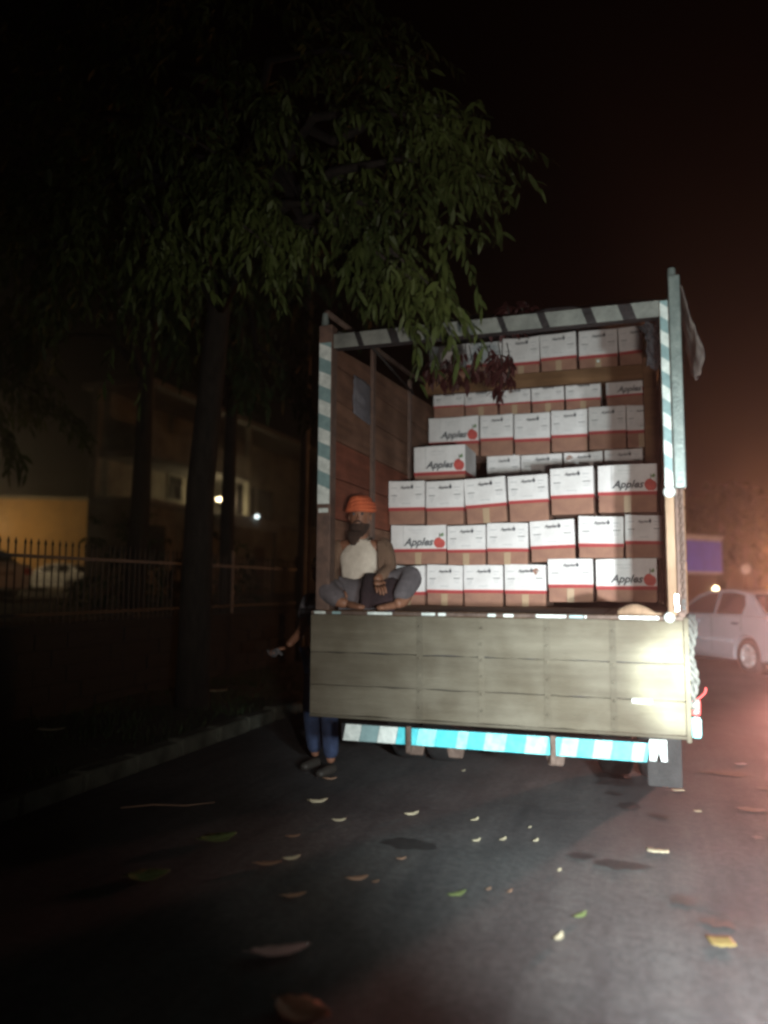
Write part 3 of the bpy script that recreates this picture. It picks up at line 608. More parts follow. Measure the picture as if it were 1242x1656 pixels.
# deck planks
for k in range(10):
    x0_ = .02 + k * .235; MB().box(x0_, x0_ + .23, .0, 5.2, DZ - .04, DZ - .002).build('deck_plank', M['shelfw'], tk, .003)
MB().box(.02, 2.37, 0, 5.2, DZ - .16, DZ - .042).build('deck_frame', M['rust'], tk)
for x in (.55, 1.75): MB().box(x, x + .10, -.02, 6.8, .72, DZ - .162).build('chassis_rail', M['dark_st'], tk)
# tailgate hanging from the deck: three planks, edge iron, straps, hinge bolts
tg = MB().box(.0, 2.345, -.066, -.052, .655, 1.30).build('tailgate_backing', M['dark_st'], tk)
PL = [(.652, .842), (.846, 1.056), (1.060, 1.306)]
for i, (z0, z1) in enumerate(PL):
    b = MB(); n = 24; Lx0, Lx1 = -.002, 2.342
    # wavy plank edges so the joints open and close along their length
    vs = []; rg = random.Random(30 + i)
    for k in range(n + 1):
        x = Lx0 + (Lx1 - Lx0) * k / n; e0 = rg.uniform(-.002, .004); e1 = rg.uniform(-.004, .002)
        vs += [(x, -.105, z0 + e0), (x, -.105, z1 + e1), (x, -.067, z1 + e1), (x, -.067, z0 + e0)]
    fs = [(4 * k + j, 4 * (k + 1) + j, 4 * (k + 1) + (j + 1) % 4, 4 * k + (j + 1) % 4) for k in range(n) for j in range(4)] + [(0, 1, 2, 3), (4 * n + 3, 4 * n + 2, 4 * n + 1, 4 * n)]
    b.add(vs, fs).build('plank', M['tail'], tk)
for x, z0, z1 in ((.74, .66, 1.30), (1.14, .66, 1.30), (1.545, .66, 1.30), (1.93, .66, 1.30)):
    st = MB().box(x, x + .038, -.1105, -.1058, z0, z1).build('strap', M['tail'], tk, .001)
    for z in (z0 + .07, z0 + .17, z0 + .28, z0 + .38, z1 - .16, z1 - .06): MB().lathe([(.001, -.006), (.008, -.005), (.011, 0)], 8, 'Y', c=(x + .019, -.1108, z)).build('bolt', M['tail'], st, smooth=True)
MB().box(-.004, 2.345, -.108, -.048, .632, .6495).build('bottom_angle', M['tail'], tk, .003)
MB().box(2.3455, 2.372, -.108, -.05, .615, 1.325).build('edge_iron', M['tail'], tk, .003)
MB().box(-.004, 2.345, -.100, -.02, 1.3085, 1.330).build('top_angle', M['rust'], tk, .002)
# reflective tape pieces on the top lip
for x0_, x1_, m_ in ((.02, .10, 'stripe_w'), (.15, .21, 'stripe_d'), (.40, .57, 'stripe_w'), (.77, .86, 'stripe_w'), (.88, .93, 'stripe_w'), (1.20, 1.25, 'stripe_w'), (1.30, 1.36, 'stripe_w'), (1.50, 1.68, 'stripe_w'), (1.70, 1.78, 'stripe_d'), (1.79, 1.80, 'stripe_w'), (1.99, 2.21, 'stripe_w')):
    MB().box(x0_, x1_, -.104, -.1008, 1.311, 1.3285).build('tape', M[m_], tk)
MB().lathe([(.001, -.03), (.022, -.026), (.03, -.01), (.031, .0)], 16, 'Y', c=(2.27, -.102, 1.325)).build('pin_head', M['stripe_w'], tk, smooth=True)
MB().box(2.05, 2.16, -.116, -.1058, .825, .85).build('tape', M['stripe_w'], tk, .003)
# folded canvas lying on the tail edge at the right, boards at the tail edge
b = MB(); n = 14
for k in range(1): pass
vs = []
for k in range(n + 1):
    t = k / n; x = 1.98 + .28 * t; hgt = .045 * math.sin(math.pi * min(1, t * 1.2 + .08)) + .012
    vs += [(x, -.03, DZ), (x, -.02, DZ + hgt), (x, .12, DZ + hgt * 1.2), (x, .16, DZ)]
fs = [(4 * k + j, 4 * (k + 1) + j, 4 * (k + 1) + (j + 1) % 4, 4 * k + (j + 1) % 4) for k in range(n) for j in range(4)] + [(0, 1, 2, 3), (4 * n + 3, 4 * n + 2, 4 * n + 1, 4 * n)]
b.add(vs, fs); o = b.build('folded_sack', M['pale_wood'], None, smooth=True); tag(o, 'folded pale sack lying on the right end of the truck tail', 'sack')
# posts
def striped(x0_, x1_, y, z0, z1, mw, md, up, skew=.05, phase=0.0):
    """flat strip with alternating slanted bands"""
    z = z0; i = 0
    while z < z1 - .001:
        zz = min(z + up, z1)
        zt0 = min(zz + (skew if zz < z1 else 0), z1); zb0 = z + (skew if z > z0 else 0)
        t_ = MB()
        t_.add([(x0_, y, zb0), (x1_, y, z), (x1_, y, zz), (x0_, y, zt0), (x0_, y - .004, zb0), (x1_, y - .004, z), (x1_, y - .004, zz), (x0_, y - .004, zt0)],
               [(0, 1, 2, 3), (7, 6, 5, 4), (0, 4, 5, 1), (1, 5, 6, 2), (2, 6, 7, 3), (3, 7, 4, 0)])
        t_.build('tape_strip', M['stripe_w'] if i % 2 == 0 else M['stripe_d'], tk)
        z = zz; i += 1
MB().box(2.268, 2.318, -.05, .05, DZ, 3.255).build('inner_post', M['pale_wood'], tk, .004)
striped(2.270, 2.316, -.052, 2.10, 3.25, 0, 0, .085, .035)
MB().box(2.322, 2.388, -.075, .03, 2.09, 3.40).build('corner_post', M['post'], tk, .008)
MB().box(2.322, 2.372, -.055, .03, DZ - .06, 2.088).build('corner_post', M['post_d'], tk, .006)
MB().tube([(2.345, -.02, 3.395), (2.345, -.02, 3.46)], [.028, .022], 10).build('post_cap', M['post'], tk)
MB().box(0.005, .105, -.05, .05, DZ, 3.33).build('inner_post', M['post_d'], tk, .006)
striped(.012, .1, -.053, 2.06, 3.20, 0, 0, .10, .04)
MB().tube([(.03, 0, 3.33), (.03, 0, 3.43)], [.03, .02], 10).build('post_cap', M['post'], tk)
MB().box(.02, .09, -.056, -.0505, 2.00, 2.03).build('tape', M['stripe_w'], tk)
MB().lathe([(.001, -.02), (.03, -.018), (.036, 0)], 14, 'Y', c=(2.293, -.055, 2.07)).build('reflector', M['stripe_w'], tk, smooth=True)
# roof beam with painted slanted bands
x = .108; i = 0
xs = [.108, .26, .30, .50, .56, .80, .84, 1.02, 1.05, 1.26, 1.30, 1.52, 1.57, 1.80, 1.86, 2.02, 2.10, 2.266]
MB().box(.106, 2.266, -.02, .06, 3.165, 3.262).build('roof_beam', M['dark_st'], tk, .004)
for i in range(len(xs) - 1):
    t_ = MB(); sk = .035
    a0 = xs[i] + (sk if i > 0 else 0); a1 = xs[i + 1] + (sk if i < len(xs) - 2 else 0)
    t_.add([(xs[i], -.022, 3.264), (xs[i + 1], -.022, 3.264), (a1, -.022, 3.163), (a0, -.022, 3.163), (xs[i], -.028, 3.264), (xs[i + 1], -.028, 3.264), (a1, -.028, 3.163), (a0, -.028, 3.163)],
           [(0, 1, 2, 3), (7, 6, 5, 4), (0, 4, 5, 1), (1, 5, 6, 2), (2, 6, 7, 3), (3, 7, 4, 0)])
    t_.build('beam_band', M['beam'] if i % 2 == 0 else M['dark_st'], tk)
# side walls, inside planks; top rail rises towards the front
zs = [(1.34, 1.66, 'sidew'), (1.665, 1.98, 'sidew'), (1.985, 2.28, 'sider'), (2.285, 2.56, 'sider'), (2.565, 2.86, 'sidew'), (2.865, 3.12, 'sidew')]
for z0, z1, m_ in zs:
    MB().box(-.012, .022, .055, 5.2, z0, z1 - .004).build('side_board', M[m_], tk, .003)
    MB().box(2.352, 2.385, .055, 5.2, z0, z1 - .004).build('side_board', M['shelfw'], tk, .003)
for sx, nm in ((-.012, 0), (2.352, 1)):
    MB().prism([(.055, 3.125), (5.2, 3.125), (5.2, 3.60), (2.6, 3.42), (1.0, 3.32), (.055, 3.24)], sx, sx + .033, 0, 'YZ').build('side_board', M['sidew'], tk)
for s in (1.0, 2.1, 3.2, 4.3):
    MB().box(.0225, .05, s, s + .07, DZ, 3.5).build('stanchion', M['post_d'], tk, .003)
    MB().box(2.325, 2.3515, s, s + .07, DZ, 3.5).build('stanchion', M['shelfw'], tk, .003)
MB().tube([(.04, .0, 3.44), (.04, 2.1, 3.56), (.04, 5.2, 3.95)], .022, 8).build('top_rail', M['rust'], tk, smooth=True)
MB().tube([(2.35, .0, 3.36), (2.35, 2.1, 3.56), (2.35, 5.2, 3.95)], .022, 8).build('top_rail', M['rust'], tk, smooth=True)
MB().tube([(.13, -.0, 3.28), (.10, .62, 3.44), (.08, 2.1, 3.36)], .012, 6).build('rope_stay', M['rope'], tk, smooth=True)
MB().box(0, 2.385, 5.2, 5.26, DZ, 4.3).build('headboard', M['sidew'], tk)
# attic shelf over the front stack
MB().box(.055, 2.32, 2.62, 2.70, 3.475, 3.615).build('shelf_beam', M['shelfw'], tk, .006)
for k in range(6): MB().box(.055, 2.32, 2.705 + k * .2, 2.90 + k * .2, 3.592, 3.615).build('shelf_plank', M['shelfw'], tk, .003)
MB().box(2.20, 2.32, 2.56, 2.615, 2.45, 3.9).build('shelf_post', M['shelfw'], tk, .006)
# cab beyond, hidden mostly by the load
MB().prism([(5.35, .75), (7.1, .75), (7.15, 1.5), (6.9, 2.6), (5.35, 2.65)], .1, 2.3, 0, 'YZ').build('cab', M['post'], tk, .05)
# wheels and underbody
tyre_t = MB().lathe([(.25, -.12), (.42, -.13), (.47, -.10), (.48, -.05), (.48, .05), (.47, .10), (.42, .13), (.25, .12), (.1, .07), (.1, -.07), (.25, -.12)], 36, 'X').mesh('wheel', M['rubber'], smooth=True)
for x in (.20, .50, 1.90, 2.20):
    link('wheel', tyre_t, tk, (x, 1.75, .48))
for x in (.2, 2.2): link('wheel', tyre_t, tk, (x, 6.1, .48))
MB().tube([(.1, 1.75, .48), (2.3, 1.75, .48)], .06, 12).lathe([(.001, -.2), (.14, -.16), (.2, 0), (.14, .16), (.001, .2)], 18, 'X', c=(1.2, 1.75, .48)).build('axle', M['dark_st'], tk, smooth=True)
# bumper with reflective tape blocks
MB().box(.22, 2.13, -.095, -.02, .487, .600).build('bumper', M['dark_st'], tk, .006)
x = .235; i = 0; rg = random.Random(5)
while x < 2.12:
    wd = rg.uniform(.07, .14); x1_ = min(x + wd, 2.125)
    gap = False
    if not gap:
        sk = .02; m_ = ('cyan_w' if i % 2 == 0 else 'cyan') if x > .5 else ('stripe_w' if i % 2 == 0 else 'stripe_d')
        MB().add([(x + sk, -.101, .596), (x1_ + sk - .003, -.101, .596), (x1_ - .003, -.101, .491), (x, -.101, .491), (x + sk, -.0955, .596), (x1_ + sk - .003, -.0955, .596), (x1_ - .003, -.0955, .491), (x, -.0955, .491)],
                 [(0, 1, 2, 3), (7, 6, 5, 4), (0, 4, 5, 1), (1, 5, 6, 2), (2, 6, 7, 3), (3, 7, 4, 0)]).build('tape', M[m_], tk)
    x = x1_; i += 1
for x, w_ in ((.67, .035), (1.575, .035)): MB().box(x, x + w_, -.125, -.096, .44, .61).build('bumper_bracket', M['rust'], tk, .008)
for x in (.72, .98, 1.60): MB().prism([(x - .06, .49), (x + .06, .49), (x + .045, .42), (x - .045, .42)], -.06, -.03).build('bracket_plate', M['rust'], tk, .008)
# white bracket with a notch at the right end of the bumper
MB().prism([(2.14, .62), (2.235, .62), (2.235, .50), (2.205, .50), (2.19, .56), (2.175, .50), (2.14, .50)], -.105, -.08).build('light_bracket', M['stripe_w'], tk, .002)
MB().box(2.13, 2.32, .02, .045, .33, .64).build('mudflap', M['rubber'], tk)
# right side lamp cluster: teal block and red lens, short wire
MB().box(2.375, 2.425, -.09, -.03, .64, .755).build('side_reflector', M['cyan_w'], tk, .015)
MB().box(2.375, 2.425, -.09, -.03, .765, .86).build('side_lamp', M['redoff'], tk, .015)
MB().tube([(2.41, -.09, .86), (2.45, -.1, .90), (2.455, -.1, .93)], .005, 6).build('wire', M['redoff'], tk)
# chain down the lower right post
link_me = []
ch = MB()
tor = []
for k in range(14):
    a = 2 * math.pi * k / 14; tor.append((.010 * math.cos(a), 0, .019 * math.sin(a)))
cm = MB().tube(tor + [tor[0]], .0042, 6, caps=False).mesh('chain_link', M['rust'], smooth=True)
cme = empty('chain', (2.352, -.068, 0), label='thin steel chain hanging down the right corner post', cat='chain')
for k in range(26): link('chain_link', cm, cme, (random.uniform(-.002, .002), 0, 2.06 - k * .0275), (0, 0, 0 if k % 2 else math.pi / 2))
MB().tube([(0, 0, 1.37), (.0, 0, 1.43)], .012, 8).build('hook', M['chrome'], cme)
MB().box(-.05, -.025, -.01, .01, 1.36, 1.46).build('latch', M['chrome'], cme, .004)
# rope bundle hanging beside the tailgate's right edge
rp = empty('rope_bundle', (2.385, -.085, 0), label='twisted grey rope bundle hanging beside the right edge of the tailgate', cat='rope')
for q in range(3):
    pts = [(.018 * math.cos(2.1 * q + k * .9) + .012 * math.sin(k * .5), .016 * math.sin(2.1 * q + k * .9), 1.34 - k * .0235) for k in range(24)]
    MB().tube(pts, .0125, 7).build('strand', M['rope'], rp, smooth=True)
# tarpaulin over the top of the load, and loose flap at the right top corner
def sheet(fn, nu, nv, name, m_, parent=None, th=.006, **k):
    vs = [fn(i / nu, j / nv) for j in range(nv + 1) for i in range(nu + 1)]
    fs = [(j * (nu + 1) + i, j * (nu + 1) + i + 1, (j + 1) * (nu + 1) + i + 1, (j + 1) * (nu + 1) + i) for j in range(nv) for i in range(nu)]
    me = bpy.data.meshes.new(name); me.from_pydata(vs, [], fs); me.materials.append(m_)
    bm = bmesh.new(); bm.from_mesh(me); bmesh.ops.solidify(bm, geom=list(bm.faces), thickness=th); bm.to_mesh(me); bm.free()
    me.polygons.foreach_set('use_smooth', [True] * len(me.polygons)); return link(name, me, parent)
from mathutils import noise as NZ
def nz(*a): return NZ.noise(Vector(a))
tag(sheet(lambda u, v: (.12 + 2.12 * u + .02 * nz(u * 6, v * 5, 1), .10 + v * 4.9, 3.30 + .95 * min(1, v * 1.55) ** .85 + .05 * nz(u * 5, v * 6, 2) + .02 * nz(u * 15, v * 14, 2)), 44, 40, 'roof_tarpaulin', M['tarp']),
    'dark tarpaulin stretched over the truck load from the tail beam', 'tarpaulin')
b = MB()
tag(sheet(lambda u, v: (2.395 + .12 * v * (1 - .35 * u) + .03 * nz(u * 5, v * 4, 7) * v, .02 + .38 * u, 3.36 - .44 * v + .09 * u * 0 - .10 * math.sin(u * 3.1) * v + .04 * nz(u * 6, v * 7, 3)), 16, 20, 'canvas_flap', M['tarp2']),
    'crumpled faded canvas flap hanging outside the right top corner of the truck', 'canvas')
tag(sheet(lambda u, v: (2.19 + .10 * u + .02 * nz(v * 7, u * 4, 9), .15 + .1 * u + .03 * nz(u * 3, v * 9, 4), 3.20 - .30 * v - .05 * nz(u * 5, 1, 2)), 14, 22, 'canvas_fold', M['tarpd']),
    'dark canvas fold hanging inside the right top corner of the truck', 'canvas')
o = sheet(lambda u, v: (.028 + .05 * math.sin(math.pi * u) * (.4 + .6 * v) + .012 * nz(u * 4, v * 6, 3), .58 + .40 * u + .04 * nz(v * 5, 2, 2), 3.14 - .30 * v - .05 * math.sin(u * 3.14) * v), 14, 16, 'cloth_bag', M['shirt'])
tag(o, 'pale grey cloth bag hung on the left inside boards of the truck', 'bag')
# leafy sprigs over the beam, red light put into the leaf colour
ga = empty('red_lit_sprigs', (0, 0, 0), label='dark leafy sprigs over the truck roof beam, coloured as if lit red', cat='garland')
P = []; D = []; st = MB()
for (x, z0, z1, n) in ((.78, 3.15, 2.96, 7), (.92, 3.15, 2.95, 10), (1.04, 3.15, 2.92, 11), (1.24, 3.16, 2.84, 15), (1.30, 3.14, 2.90, 8), (1.16, 3.14, 2.95, 10), (1.30, 3.42, 3.22, 14), (1.40, 3.38, 3.24, 12), (1.22, 3.34, 3.2, 8)):
    st.tube([(x, .14, z0), (x + .02, .16, (z0 + z1) / 2), (x, .16, z1)], .004, 5)
    for k in range(n):
        t = random.random(); P.append((x + random.gauss(0, .028), .16 + random.gauss(0, .03), z0 + (z1 - z0) * t)); D.append((random.gauss(0, .5), random.gauss(0, .4), -.9 if z0 < 3.3 else .3))
st.build('stems', M['bark'], ga)['kind'] = 'stuff'
B, Dd, L, Wd = sprays(P, D, 5, .07, .075, .36); o = link('leaves', leaves_mesh('leaves', B, Dd, L, Wd, M['leafr']), ga); o['kind'] = 'stuff'

# ================================================================== apple cartons
def carton_parts(w_, d_, h_, kind, lid_frac, seed):
    rg = random.Random(seed); zl = h_ * (1 - lid_frac)
    base = MB().box(-w_ / 2 + .004, w_ / 2 - .004, .004, d_ - .004, 0, h_ * .96).mesh('base', M['kraft'], .006)
    # lid with bulging faces: white board with red hem
    lid = MB(); nx, nzz = 8, 6
    def face(fn, nu, nv):
        vs = [fn(i / nu, j / nv) for j in range(nv + 1) for i in range(nu + 1)]
        lid.add(vs, [(j * (nu + 1) + i, j * (nu + 1) + i + 1, (j + 1) * (nu + 1) + i + 1, (j + 1) * (nu + 1) + i) for j in range(nv) for i in range(nu)], 0)
    hem = .13 if kind != 'plain' else .10; zz = [0, hem * .85, hem, .35, .55, .8, 1.0]
    bu = rg.uniform(.003, .013); sag = rg.uniform(-.013, .005); dl = rg.uniform(-.010, .010); px_, pz_, dn = rg.uniform(.15, .85), rg.uniform(.2, .9), rg.uniform(-.004, .012)
    def Z(j): return zl + (h_ - zl) * zz[j]
    def front(u, v):
        j = round(v * 6); return (-w_ / 2 + w_ * u, -bu * math.sin(math.pi * u) * math.sin(math.pi * (.15 + .8 * v)) + dn * math.exp(-((u - px_) ** 2 + (v - pz_) ** 2) * 30), Z(j) + (sag * math.sin(math.pi * u) + dl * (u - .5)) * v)
    face(front, nx, 6)
    face(lambda u, v: (w_ / 2 - w_ * u, d_, Z(round(v * 6))), 2, 6)
    face(lambda u, v: (w_ / 2, d_ * u, Z(round(v * 6)) + dl * .5 * v), 2, 6)
    face(lambda u, v: (-w_ / 2, d_ * (1 - u), Z(round(v * 6)) - dl * .5 * v), 2, 6)
    face(lambda u, v: (-w_ / 2 + w_ * u, d_ * v, h_ + (sag * math.sin(math.pi * u) * (1 - v)) + dl * (u - .5)), nx, 2)
    lid.m = [0] * len(lid.f)
    for i, f in enumerate(lid.f):
        z = sum(lid.v[k][2] for k in f) / len(f)
        if z < zl + (h_ - zl) * hem * .84: lid.m[i] = 1
        elif z < zl + (h_ - zl) * hem * .99: lid.m[i] = 2
    lm = lid.mesh('lid', [M['lid'], M['red'], M['pink']])
    pr = MB(); Y = -.0145; H = h_ - zl; z0 = zl
    def rect(x, z, ww, hh, mi): pr.add([(x, Y, z), (x + ww, Y, z), (x + ww, Y, z + hh), (x, Y, z + hh)], [(0, 1, 2, 3)], mi)
    def text(t, x, z, sz, mi, **k):
        vs, fs = TXT[t]; pr.add([(x + v[0] * sz, Y, z + v[1] * sz) for v in vs], fs, mi)
    def disc(x, z, rx_, rz_, mi, y=0): pr.add([(x, Y - y, z)] + [(x + rx_ * math.cos(a * .4488) , Y - y, z + rz_ * math.sin(a * .4488) * (1 - .12 * abs(math.cos(a * .4488)))) for a in range(14)], [(0, k + 1, (k + 1) % 14 + 1) for k in range(14)], mi)
    if kind == 'long':      # the wide face: script word and a big apple at the right
        rect(-w_ * .16, z0 + H * .80, w_ * .26, .004, 1); rect(-w_ * .13, z0 + H * .70, w_ * .2, .003, 1)
        rect(-w_ * .27, z0 + H * .22, .003, H * .75, 1)
        text('Apples', -w_ * .25, z0 + H * .24, w_ * .185, 0)
        disc(w_ * .37, z0 + H * .33, w_ * .085, H * .20, 2); disc(w_ * .42, z0 + H * .30, w_ * .07, H * .17, 2, .0006)
        rect(w_ * .385, z0 + H * .5, .006, H * .18, 0)
        pr.add([(w_ * .39, Y - .0006, z0 + H * .60), (w_ * .45, Y - .0006, z0 + H * .70), (w_ * .47, Y - .0006, z0 + H * .60), (w_ * .43, Y - .0006, z0 + H * .55)], [(0, 1, 2, 3)], 3)
    else:                   # narrow face: small word with a small apple, lines of fine print
        text('Apples', -w_ * .16, z0 + H * .74, w_ * .10, 0); disc(w_ * .165, z0 + H * .79, w_ * .036, H * .07, 0)
        rect(w_ * .16, z0 + H * .85, .003, H * .05, 0)
        for (x, z, ww) in ((-.42, .76, .16), (-.42, .50, .17), (.26, .76, .15), (.26, .52, .17)): rect(w_ * x, z0 + H * z, w_ * ww, .006, 0 if z < .6 else 1)
        for (x, z, ww) in ((-.41, .43, .13), (-.41, .37, .13), (-.40, .30, .09), (.28, .45, .13), (.28, .38, .12), (-.12, .24, .24), (.27, .66, .1)): rect(w_ * x, z0 + H * z, w_ * ww, .004, 1)
    pm = pr.mesh('print', [M['ink'], M['inkg'], M['apple'], M['leafp']])
    tp = MB().box(-.028, .028, -.0075 - .002, .0035, .0, zl - .004).box(-.028, .028, .0035, d_, -.0015, -.0005).mesh('tape', M['tape'])
    return base, lm, pm, tp
TXT = {'Apples': text_mesh('Apples', 1.0, None, shear=.35, bold=.028)}
CM = {}
def carton(x0_, x1_, s, z, h_, kind, label, lidf=.68, tilt=0.0, d_=.5, var=0, yaw=0.0, group='apple cartons stacked in the truck'):
    w_ = x1_ - x0_; key = (round(w_ / .02), round(h_ / .02), kind, round(lidf, 2), var)
    if key not in CM: CM[key] = (w_, h_) + carton_parts(w_, d_, h_, kind, lidf, hash(str(key)) % 999 if False else sum(map(ord, str(key))))
    bw_, bh_, mb, ml, mp, mt = CM[key]
    e = empty('apple_carton', ((x0_ + x1_) / 2, s, z), label=label, cat='carton', group=group)
    e.matrix_world = FR @ Matrix.Translation(((x0_ + x1_) / 2, s, z)) @ Euler((0, -tilt, yaw)).to_matrix().to_4x4()
    sc_ = (w_ / bw_ * .985, 1, h_ / bh_ * .995)
    for nm, me in (('base', mb), ('lid', ml), ('print', mp), ('tape', mt)):
        if nm == 'tape' and var % 2: continue
        o = link(nm, me, e); o.scale = sc_
        if nm == 'print': o['kind'] = 'stuff'
    return e
ROWS = [
 # row name, z base, height, s, lid fraction, [(x0,x1,kind,dz)]
 ('bottom row of the near stack', 1.337, .345, 1.5, .72, [(.055, .36, 'n', 0), (.37, .69, 'n', 0), (.70, 1.035, 'n', -.008), (1.045, 1.39, 'n', 0), (1.405, 1.765, 'n', .04), (1.78, 2.25, 'long', .045)]),
 ('second row of the near stack', 1.70, .345, 1.5, .74, [(.05, .55, 'long', -.012), (.555, .89, 'n', -.02), (.895, 1.245, 'n', -.018), (1.265, 1.63, 'n', 0), (1.65, 2.005, 'n', .032), (2.012, 2.30, 'n', .032)]),
 ('third row of the near stack', 2.045, .385, 1.5, .66, [(.03, .36, 'n', -.01), (.367, .705, 'n', -.018), (.722, 1.078, 'n', -.015), (1.09, 1.425, 'n', -.01), (1.435, 1.785, 'n', .045), (1.81, 2.27, 'long', .05)]),
 ('lower row of the far stack', 2.475, .36, 2.85, .70, [(.66, 1.0, 'n', 0), (1.01, 1.42, 'n', 0), (1.435, 1.81, 'n', 0), (1.82, 2.18, 'n', .01)]),
 ('middle row of the far stack', 2.84, .42, 2.8, .70, [(.05, .585, 'long', 0), (.595, .935, 'n', -.005), (.945, 1.305, 'n', -.008), (1.315, 1.67, 'n', 0), (1.68, 2.035, 'n', .005), (2.04, 2.31, 'n', .01)]),
 ('half hidden row under the shelf', 3.275, .30, 2.95, .62, [(.06, .40, 'n', 0), (.41, .76, 'n', -.005), (.77, 1.10, 'n', -.005), (1.11, 1.44, 'n', 0), (1.45, 1.80, 'n', .0), (1.85, 2.29, 'long', 0)]),
 ('top row on the shelf', 3.617, .40, 2.72, .70, [(.07, .46, 'n', -.0), (.47, .84, 'n', 0), (.85, 1.225, 'n', 0), (1.235, 1.59, 'n', .0), (1.605, 1.975, 'n', .0), (1.99, 2.31, 'n', .0)]),
]
ORD = ['first', 'second', 'third', 'fourth', 'fifth', 'last']
rg = random.Random(11)
TILT = {(2, 2): .055, (2, 3): .03, (1, 3): .03, (6, 5): .03, (6, 3): .02}
for ri, (rn, z, h_, s, lf_, items) in enumerate(ROWS):
    for i, (a0, a1, kd, dz) in enumerate(items):
        od = ORD[i] if i < len(items) - 1 else 'last'
        look = 'white and red carton' if kd == 'n' else 'wide carton printed Apples'
        carton(a0, a1, s + rg.uniform(-.015, .02), z + dz + (.006 if (ri, i) in TILT else 0), h_ + rg.uniform(-.008, .006), 'long' if kd == 'long' else 'n',
               f'{look}, {od} from left in the {rn}', lf_ + rg.choice((-.05, -.02, 0, .03)), TILT.get((ri, i), rg.uniform(-.012, .012)), .5, rg.randrange(6), rg.uniform(-.035, .035))
carton(.11, .61, 2.02, 2.43, .385, 'long', 'wide carton printed Apples standing alone above the left of the near stack', .72, 0, .5, 1)

# small white squares drawn as glints of packing tape on two cartons
for (x, s, z, lb) in ((1.79, 2.69, 3.70, 'small painted tape glint on the carton in the top row'), (2.18, 2.50, 2.98, 'small painted tape glint beside the far middle row')):
    MB().box(-.012, .012, -.003, .003, -.012, .012).build('tape_glint', M['stripe_w'], None, .002, loc=(x, s, z))
    o = C.objects[-1]; tag(o, lb, 'glint')

# ================================================================== people
def skin_mesh(name, V, E_, Rr, m_, lev=2, root=0):
    me = bpy.data.meshes.new(name + '_s'); me.from_pydata(V, E_, []); o = bpy.data.objects.new(name + '_s', me); C.objects.link(o)
    md = o.modifiers.new('s', 'SKIN'); md.use_smooth_shade = True; md.branch_smoothing = .3
    for i, r_ in enumerate(Rr):
        sv = me.skin_vertices[0].data[i]; sv.radius = r_ if isinstance(r_, tuple) else (r_, r_); sv.use_root = (i == root)
    ms = o.modifiers.new('u', 'SUBSURF'); ms.levels = lev; ms.render_levels = lev
    dg = bpy.context.evaluated_depsgraph_get(); dg.update(); out = bpy.data.meshes.new_from_object(o.evaluated_get(dg)); bpy.data.objects.remove(o); bpy.data.meshes.remove(me)
    out.materials.clear(); out.materials.append(m_); out.name = name
    out.polygons.foreach_set('use_smooth', [True] * len(out.polygons)); return out
def head_parts(e, c, face_dir, beard=False, scale=1.0):
    """eyes, nose, brows, ears placed on a head centred at c facing face_dir (rz)"""
    m = Matrix.Translation(c) @ Matrix.Rotation(face_dir, 4, 'Z') @ Matrix.Scale(scale, 4)
    def put(nm, mesh): o = link(nm, mesh, e); o.matrix_local = m; return o
    # head shape: skull with brow, cheeks, jaw (faces -y)
    vs = []; n = 20; prof = [(.001, .125, .01), (.045, .118, .012), (.070, .095, .012), (.079, .055, .008), (.080, .01, .0), (.077, -.03, -.006), (.068, -.06, -.012), (.055, -.085, -.018), (.038, -.105, -.022), (.018, -.115, -.024), (.001, -.117, -.024)]
    for r_, z, dy in prof:
        for k in range(n):
            a = 2 * math.pi * k / n; x = r_ * math.cos(a) * .93; y = r_ * math.sin(a) * 1.18 + dy
            if math.sin(a) < -.6 and -.07 < z < .07: y += .006 * math.cos(z * 40)
            vs.append((x, y, z))
    fs = [(i * n + k, i * n + (k + 1) % n, (i + 1) * n + (k + 1) % n, (i + 1) * n + k) for i in range(len(prof) - 1) for k in range(n)]
    put('head', MB().add(vs, fs).mesh('head', M['skin'], smooth=True))
    put('nose', MB().add([(0, -.088, .03), (-.016, -.088, -.022), (.016, -.088, -.022), (0, -.118, -.016), (0, -.085, -.028)], [(0, 1, 3), (0, 3, 2), (1, 4, 3), (2, 3, 4), (0, 2, 4, 1)]).mesh('nose', M['skin'], .002, True))
    for sx in (-1, 1):
        put('eye', MB().lathe([(.001, .011), (.008, .008), (.011, 0), (.008, -.008), (.001, -.011)], 10, 'Y', c=(sx * .031, -.083, .018)).mesh('eye', M['ink'], smooth=True))
        put('eyebrow', MB().box(sx * .031 - .017, sx * .031 + .017, -.094, -.084, .036, .043).mesh('eyebrow', M['hair'], .002))
        put('ear', MB().lathe([(.001, .008), (.022, .006), (.027, 0), (.022, -.006), (.001, -.008)], 12, 'X', c=(sx * .077, .005, -.002)).mesh('ear', M['skin'], smooth=True))
    put('mouth', MB().box(-.022, .022, -.092, -.082, -.056, -.048).mesh('mouth', M['apple'], .002))
    if beard:
        bv = []
        for r_, z, dy in [(.074, -.050, -.012), (.073, -.065, -.018), (.068, -.085, -.024), (.052, -.115, -.034), (.03, -.14, -.04), (.001, -.15, -.04)]:
            for k in range(13):
                a = math.pi + math.pi * k / 12; bv.append((r_ * math.cos(a) * .98, r_ * math.sin(a) * 1.2 + dy, z))
        put('beard', MB().add(bv, [(i * 13 + k, i * 13 + k + 1, (i + 1) * 13 + k + 1, (i + 1) * 13 + k) for i in range(5) for k in range(12)]).mesh('beard', M['beard'], smooth=True))
        put('moustache', MB().tube([(-.034, -.082, -.050), (-.014, -.098, -.036), (0, -.103, -.034), (.014, -.098, -.036), (.034, -.082, -.050)], [.003, .007, .007, .007, .003], 7).mesh('moustache', M['beard'], smooth=True))
    return m
